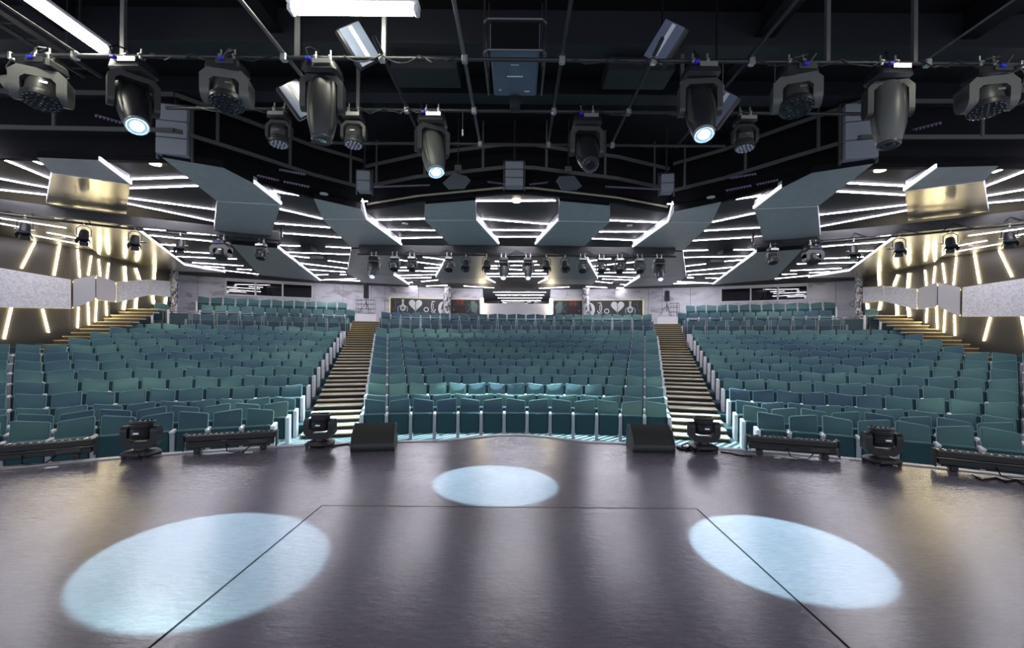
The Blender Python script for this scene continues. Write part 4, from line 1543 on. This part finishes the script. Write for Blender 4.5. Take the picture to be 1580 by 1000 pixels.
def led_batten(label, px, py, L):
    p = at_z(px, py, 0)
    rz = edge_angle(p.x)
    root = thing('led_batten', label, 'stage light', p, rz, 'low LED battens on the stage edge')
    MB().box((0, .05, .185), (L, .13, .085), None, bev=.012).build('upper_bar', 'body', root)
    MB().box((0, .03, .095), (L - .04, .10, .07), None, bev=.01).build('lower_bar', 'body', root)
    mb = MB()
    for i in range(16):
        x = -L / 2 + .06 + (L - .12) * i / 15
        mb.cyl((x, .05, .226), (x, .05, .236), .024, .02, n=8)
    mb.build('led_lenses', 'lens', root, True, kind='stuff')
    MB().box((0, -.022, .215), (L - .02, .012, .014)).build('top_edge', 'body_grey', root, False)
    MB().box((0, -.024, .135), (L - .06, .01, .010)).build('trim_line', 'body_grey', root, False)
    for s in (-1, 1):
        MB().box((s * (L / 2 + .008), .045, .135), (.018, .17, .21), None, bev=.006).build('end_plate', 'body', root)
        MB().box((s * L * .36, .03, .03), (.07, .16, .06), None, bev=.01).build('foot', 'body', root)
    MB().box((L * .30, -.01, .105), (.22, .05, .05), None, bev=.008).build('driver_box', 'body_grey', root)
    pts = [V((-.05, -.03, .10)), V((-.03, -.10, .02)), V((.06, -.14, .008)), V((.16, -.12, .008)), V((.24, -.05, .07))]
    MB().tube(pts, .007, 6).build('cable', 'black', root)


led_batten('low black LED battens bar at the far left end of the stage edge', 45, 715, 1.12)
led_batten('low black LED batten on the stage edge between the two left moving heads', 357, 695.5, 1.03)
led_batten('low black LED batten on the stage edge between the two right moving heads', 1221, 704, 1.03)
led_batten('low black LED batten at the far right end of the stage edge, loose cables below', 1545, 735, 1.10)


def wedge(label, px, py, rz):
    p = at_z(px, py, 0)
    root = thing('stage_monitor', label, 'loudspeaker', p, rz, 'stage monitor wedges')
    W_ = .56
    prof = [(0, .0), (-.012, .045), (0, .105)]
    for i in range(1, 8):
        t = i / 8
        prof.append((.0 + .26 * t - .035 * math.sin(PI * t), .105 + .215 * t + .012 * math.sin(PI * t)))
    prof += [(.27, .325), (.33, .32), (.40, .22), (.40, 0)]
    mb = MB()
    mb.prism([(-W_ / 2, y, z) for (y, z) in prof], (W_, 0, 0))
    mb.build('cabinet', 'body', root)
    g = MB()
    gp = prof[2:11]
    k = len(gp)
    vs_ = [(-W_ / 2 + .02, y - .006, z + .006) for (y, z) in gp] + [(W_ / 2 - .02, y - .006, z + .006) for (y, z) in gp]
    g.add(vs_, [(i, i + 1, k + i + 1, k + i) for i in range(k - 1)])
    g.build('grille', 'grille', root)
    for s in (-1, 1):
        mb = MB().tube([V((s * (W_ / 2 - .008), y - .006, z + .008)) for (y, z) in prof[1:11]], .007, 6)
        mb.build('side_trim', 'rail', root)


M['grille'] = mat('black speaker grille', (0.022, 0.021, 0.021), 0.75)
wedge('black monitor wedge facing the stage beside the left aisle stairs', 575, 697, .16)
wedge('black monitor wedge facing the stage beside the right aisle stairs', 1009, 699, -.02)


def cable_on_floor(label, pts, r=.008, m='black'):
    q = [at_z(px, py, r) for (px, py) in pts]
    o = MB().tube(q, r, 6).build('cable', m, None, True, label=label, category='cable')
    o['group'] = 'cables on the stage edge'


cable_on_floor('thin black cable lying from the left monitor wedge to the moving head beside it', [(512, 690), (524, 687), (538, 685), (541, 688)])
cable_on_floor('black cable loops heaped between the right wedge and its moving head', [(1045, 690), (1052, 694), (1062, 691), (1068, 686), (1060, 684), (1052, 688), (1058, 695), (1070, 694), (1078, 690), (1072, 687), (1064, 690), (1072, 697), (1082, 694)], .012)
cable_on_floor('black cable trailing from the moving head to the batten, right of the aisle', [(1112, 697), (1126, 699), (1144, 703), (1160, 704)])
cable_on_floor('black cable lying under the far left batten', [(0, 724), (18, 720), (40, 719), (66, 716), (92, 714)])
cable_on_floor('black cable tangled below the far right batten', [(1500, 733), (1516, 741), (1536, 737), (1552, 744), (1568, 740), (1580, 748)])
cable_on_floor('yellow-green cable at the far right end of the stage edge', [(1572, 728), (1577, 732), (1584, 734)], .008, 'cable_yellow') if False else None
for (px, py, t, w) in ((80, 721, 'white tape square on the stage below the far left batten', .10), (384, 698, 'white tape square on the stage below the left batten', .09), (1199, 706.5, 'white tape square on the stage below the right batten', .07),
                       (1304, 710, 'white tape square on the stage edge by the outer right moving head', .08), (1504, 735.5, 'white tape square on the stage below the far right batten', .10)):
    p = at_z(px, py, 0.002)
    o = MB().box((0, 0, 0), (w, w * .6, .003)).build('floor_tape', 'paper', None, False, label=t, category='tape')
    o.location = p
    o.rotation_euler = (0, 0, edge_angle(p.x))
    o['group'] = 'white floor tape'

# ================================================================ HALL DETAILS
def hall_rail(label, r, a0, a1, n, z0, h=.92, seg=1.35):
    root = thing('guard_rail', label, 'railing', (0, 0, 0), group='guard rails before the upper rows')
    pts = [pol(r, a0 + (a1 - a0) * i / n, z0 + h) for i in range(n + 1)]
    MB().tube(pts, .022, 8).build('handrail', 'chrome_rail', root)
    for i in range(n + 1):
        p = pts[i]
        for o_ in (-.05, .05):
            q = pol(r, a0 + (a1 - a0) * i / n + math.degrees(o_ / r), 0)
            MB().box((q.x, q.y, z0 + h / 2), (.022, .022, h)).build('post', 'chrome_rail', root, False)
    for i in range(n):
        a, b = a0 + (a1 - a0) * (i + .06) / n, a0 + (a1 - a0) * (i + .94) / n
        p, q = pol(r, a, z0 + .12), pol(r, b, z0 + .12)
        mb = MB().prism([p, q, q + V((0, 0, h - .22)), p + V((0, 0, h - .22))], (0, .012, 0))
        mb.build('pane', 'rail_pane', root, False)
    return root


M['chrome_rail'] = mat('satin steel rail', (0.30, 0.30, 0.33), 0.3, 0.8)
M['rail_pane'] = mat('dark see-through rail pane', (0.03, 0.06, 0.09), 0.04, Alpha=0.35)  # half-clear dark blue pane in front of the upper rows
hall_rail('steel guard rail before the upper rows of the middle block', 27.62, -14.3, 14.3, 14, 1.73)
hall_rail('steel guard rail before the upper rows of the left block', 27.62, -34.6, -17.6, 9, 1.73)
hall_rail('steel guard rail before the upper rows of the right block', 27.62, 17.6, 34.6, 9, 1.73)
for s in (-1, 1):
    root = thing('guard_rail', 'short steel guard rail beside the side stairs along the %s wall' % ('left' if s < 0 else 'right'), 'railing', (0, 0, 0), group='short corner rails')
    p, q = at_y(190, 476.5, 18.9), at_y(228, 478.5, 19.6)
    if s > 0:
        p, q = V((-p.x, p.y, p.z)), V((-q.x, q.y, q.z))
    MB().tube([p, q], .02, 8).build('handrail', 'chrome_rail', root)
    for k in (0, .5, 1):
        c = p.lerp(q, k)
        MB().box((c.x, c.y, c.z - .5), (.03, .03, 1.0)).build('post', 'chrome_rail', root, False)
    # white box at the head of the cross gangway
    c = at_y(533.5, 518, 20.6)
    c.x = (c.x - .16) * -s
    o = thing('gangway_box', 'white box cabinet at the %s aisle beside the cross gangway' % ('left' if s < 0 else 'right'), 'cabinet', V((c.x, c.y, 1.25)), group='gangway boxes')
    MB().box((0, 0, .3), (.22, .3, .6), None, bev=.01).build('body', 'white', o)
    MB().box((0, 0, .615), (.26, .34, .03), None, bev=.006).build('top', 'arm', o)

# ---- plinths with stands at the head of the aisles
ZL = ZF + .0975 * 20 + 1.3
for s in (-1, 1):
    sd = 'left' if s < 0 else 'right'
    a = 15.85 * s
    c = pol(29.0, a, ZL)
    o = thing('plinth', 'white plinth at the head of the %s aisle stairs' % sd, 'plinth', c, -R(a), 'plinths at the stair heads')
    MB().box((0, 0, .2), (1.0, .5, .40), None, bev=.012).build('body', 'white', o)
    MB().box((0, 0, .412), (1.04, .54, .025), None, bev=.006).build('top', 'arm', o)
    c2 = c + V((0, 0, .425))
    if s > 0:
        t = thing('speaker_stand', 'black tripod stand on the plinth at the right stair head', 'stand', c2)
    else:
        t = thing('speaker_stand', 'black tripod stand inside a wire frame on the left plinth', 'stand', c2)
    MB().cyl((0, 0, .25), (0, 0, .80), .018, n=8).build('pole', 'pipe', t)
    for k in range(3):
        an = k * 2 * PI / 3 - PI / 2 + .5
        MB().cyl((.42 * math.cos(an), .20 * math.sin(an), 0.012), (0, 0, .62), .012, n=6).build('leg', 'pipe', t)
    MB().cyl((0, 0, .56), (0, 0, .66), .03, n=10).build('collar', 'pipe', t)
    h = .55 if s > 0 else .80
    b = thing('loudspeaker', ('slim black loudspeaker on the tripod at the right stair head' if s > 0 else 'tall slim black loudspeaker on the tripod at the left stair head'), 'loudspeaker', c2 + V((0, 0, .80)))
    MB().box((0, 0, h / 2), (.24, .22, h), None, bev=.02, taper=(.8, .9)).build('cabinet', 'body', b)
    MB().box((0, -.112, h / 2), (.19, .012, h * .86), None).build('grille', 'grille', b, False)
    # wire frame beside it
    w = thing('wire_frame', ('grey wire frame around the tripod on the left plinth' if s < 0 else 'thin grey wire rack behind the tripod on the right plinth'), 'rack', c2 + (V((0, -.12, 0)) if s < 0 else V((.45, .15, 0))))
    ww = .46 if s < 0 else .22
    for z in (.03, .25, .5, .72):
        MB().tube([V((-ww, -.1, z)), V((ww, -.1, z)), V((ww, .22, z)), V((-ww, .22, z)), V((-ww, -.1, z))], .010, 5).build('ring', 'pipe_grey', w)
    for (x, y) in ((-ww, -.1), (ww, -.1), (ww, .22), (-ww, .22), (-ww * .4, -.1), (ww * .4, -.1)):
        MB().cyl((x, y, 0), (x, y, .74), .010, n=5).build('upright', 'pipe_grey', w)

# ---- murals
def mural(s):
    sd = 'left' if s < 0 else 'right'
    a0, a1, r, z0, z1 = 4.1, 13.6, RB - .14, 3.05, 4.02
    root = thing('mural', 'dark mural board with white line figures on the back wall, %s of the booth opening' % sd, 'mural', (0, 0, 0), group='murals on the back wall')

    def pt(u, w, off=0.0):
        """u 0..1 from the outer edge to the booth, w 0..1 up"""
        a = a1 + (a0 - a1) * u
        return pol(r - off, s * a, z0 + (z1 - z0) * w)
    mb = MB()
    n = 14
    lo = [pt(i / n, 0) for i in range(n + 1)]
    hi = [pt(i / n, 1) for i in range(n + 1)]
    lo2 = [pt(i / n, 0, -.06) for i in range(n + 1)]
    hi2 = [pt(i / n, 1, -.06) for i in range(n + 1)]
    vs_ = lo + hi + lo2 + hi2
    k = n + 1
    fs = []
    for i in range(n):
        fs += [(i, i + 1, k + i + 1, k + i), (2 * k + i, 3 * k + i, 3 * k + i + 1, 2 * k + i + 1), (k + i, k + i + 1, 3 * k + i + 1, 3 * k + i), (i, 2 * k + i, 2 * k + i + 1, i + 1)]
    fs += [(0, k, 3 * k, 2 * k), (n, 2 * k + n, 3 * k + n, k + n)]
    mb.add(vs_, fs)
    mb.build('board', 'mural', root, False)
    # lit edges
    for (u0, u1, w0, w1) in ((-.012, 1.0, 1.01, 1.03), (-.010, -.004, 0, 1.03)):
        q = [pt(u0, w0, -.05), pt(u1, w0, -.05), pt(u1, w1, -.05), pt(u0, w1, -.05)]
        if u1 > .5:
            mb = MB()
            for i in range(14):
                t0, t1 = u0 + (u1 - u0) * i / 14, u0 + (u1 - u0) * (i + 1) / 14
                mb.prism([pt(t0, w0, -.05), pt(t1, w0, -.05), pt(t1, w1, -.05), pt(t0, w1, -.05)], (0, .02, 0))
        else:
            mb = MB().prism(q, (0, .02, 0))
        mb.build('edge_glow', 'led_faint', root, False)
    L = R(a1 - a0) * r
    Hh = z1 - z0

    def shape(nm, pts, m, off=.006):
        """flat print: pts in metres along the board from (0,0)"""
        q = [pt(x / L, y / Hh, off) for (x, y) in pts]
        mb = MB().add(q, [tuple(range(len(q)))])
        mb.build(nm, m, root, False)

    def ringpts(cx, cy, rx, ry, n=20, a=0, b=2 * PI):
        return [(cx + rx * math.cos(a + (b - a) * i / n), cy + ry * math.sin(a + (b - a) * i / n)) for i in range(n)]

    def line(nm, pts, w, m='mural_white', off=.006):
        mb = MB()
        for (p, q) in zip(pts[:-1], pts[1:]):
            dx, dy = q[0] - p[0], q[1] - p[1]
            l = math.hypot(dx, dy) or 1
            nx, ny = -dy / l * w / 2, dx / l * w / 2
            mb.add([pt((p[0] + nx) / L, (p[1] + ny) / Hh, off), pt((q[0] + nx) / L, (q[1] + ny) / Hh, off), pt((q[0] - nx) / L, (q[1] - ny) / Hh, off), pt((p[0] - nx) / L, (p[1] - ny) / Hh, off)], [(0, 1, 2, 3)])
        mb.build(nm, m, root, False)
    # broken heart: two halves with a zigzag gap
    hx, hy, hs = L * .275, Hh * .62, Hh * .40

    def heart(t):
        return (hx + hs * .98 * math.sin(t) ** 3, hy + hs * .80 * (13 * math.cos(t) - 5 * math.cos(2 * t) - 2 * math.cos(3 * t) - math.cos(4 * t)) / 13)
    zig = [(hx, hy - hs * .95), (hx + .05 * hs, hy - .45 * hs), (hx - .12 * hs, hy - .15 * hs), (hx + .10 * hs, hy + .12 * hs), (hx - .04 * hs, hy + .36 * hs)]
    right = [heart(t) for t in np.linspace(0.08, PI - .05, 18)]
    left = [heart(t) for t in np.linspace(PI + .05, 2 * PI - .08, 18)]
    shape('heart_half', [(x + .012, y) for (x, y) in right] + [(x + .02, y) for (x, y) in zig], 'mural_white')
    shape('heart_half', [(x - .012, y) for (x, y) in left] + [(x - .02, y) for (x, y) in zig[::-1]], 'mural_white')
    line('heart_string', [(hx, hy - hs * .95), (hx + .02, 0.05)], .015)
    # round bottle figure with arms
    fx = L * .135
    shape('flask', ringpts(fx, Hh * .42, .17, .20), 'mural_white')
    shape('flask_window', ringpts(fx, Hh * .40, .10, .11), 'mural_teal', .009)
    shape('flask_neck', [(fx - .06, Hh * .60), (fx + .06, Hh * .60), (fx + .05, Hh * .80), (fx - .05, Hh * .80)], 'mural_white')
    shape('flask_cap', ringpts(fx, Hh * .86, .08, .07), 'mural_white')
    line('figure_arm', [(fx - .16, Hh * .55), (fx - .30, Hh * .42), (fx - .27, Hh * .18)], .03)
    line('figure_arm', [(fx + .16, Hh * .55), (fx + .28, Hh * .42), (fx + .25, Hh * .18)], .03)
    line('splash', [(fx - .32, Hh * .9), (fx - .2, Hh * .75), (fx - .42, Hh * .7)], .02, 'mural_teal')
    line('splash', [(L * .05, Hh * .95), (L * .06, Hh * .5), (L * .03, Hh * .3)], .025, 'mural_teal')
    # ring
    line('ring', ringpts(L * .395, Hh * .33, .13, .13) + ringpts(L * .395, Hh * .33, .13, .13)[:1], .055)
    # hook letters
    gx_ = L * .475
    line('scroll', [(gx_ + .10, Hh * .82), (gx_ - .06, Hh * .86), (gx_ - .13, Hh * .55), (gx_ - .08, Hh * .3), (gx_ + .06, Hh * .22), (gx_ + .14, Hh * .36)], .05)
    line('scroll', [(gx_ - .02, Hh * .72), (gx_ + .0, Hh * .35)], .04)
    line('scroll', [(gx_ - .16, Hh * .24), (gx_ - .05, Hh * .16), (gx_ + .12, Hh * .15)], .03)
    # disc with a dark figure
    dx_ = L * .585
    shape('disc', ringpts(dx_, Hh * .42, .30, .42), 'mural_white')
    shape('disc_figure', [(dx_ - .02, Hh * .78), (dx_ + .06, Hh * .70), (dx_ + .03, Hh * .58), (dx_ + .14, Hh * .45), (dx_ + .05, Hh * .40), (dx_ + .10, Hh * .12), (dx_ - .02, Hh * .12), (dx_ - .04, Hh * .38), (dx_ - .13, Hh * .30), (dx_ - .08, Hh * .55)], 'mural', .010)
    # red lamps and dim shapes by the booth
    for x in (.755, .80):
        shape('red_lamp', ringpts(L * x, Hh * .84, .085, .15), 'mural_red')
    shape('dim_panel', [(L * .70, Hh * .12), (L * .85, Hh * .15), (L * .84, Hh * .62), (L * .72, Hh * .6)], 'mural_brown')
    line('sabre', [(L * .70, Hh * .36), (L * .76, Hh * .33), (L * .83, Hh * .38)], .03)
    line('bow', [(L * .865, Hh * .75), (L * .90, Hh * .58), (L * .89, Hh * .36), (L * .86, Hh * .26)], .035, 'mural_teal')
    shape('pale_shape', [(L * .91, Hh * .25), (L * .97, Hh * .15), (L * .985, Hh * .65), (L * .94, Hh * .95), (L * .90, Hh * .9)], 'mural_teal')


M['mural_brown'] = mat('maroon mural print', (0.050, 0.028, 0.028), 0.6)
for s in (-1, 1):
    mural(s)
# booth furniture: long desk lamp bar seen over the parapet
root = thing('mixing_desk', 'black mixing desk with small lamps behind the white booth parapet', 'desk', (0, 28.75, 3.55))
MB().box((0, 0, .14), (2.6, .6, .28), None, bev=.02).build('body', 'body', root)
MB().box((-.9, .1, .36), (.6, .05, .30), None, bev=.01).build('screen', 'glass_dark', root)
MB().box((.8, .1, .36), (.6, .05, .30), None, bev=.01).build('screen', 'glass_dark', root)
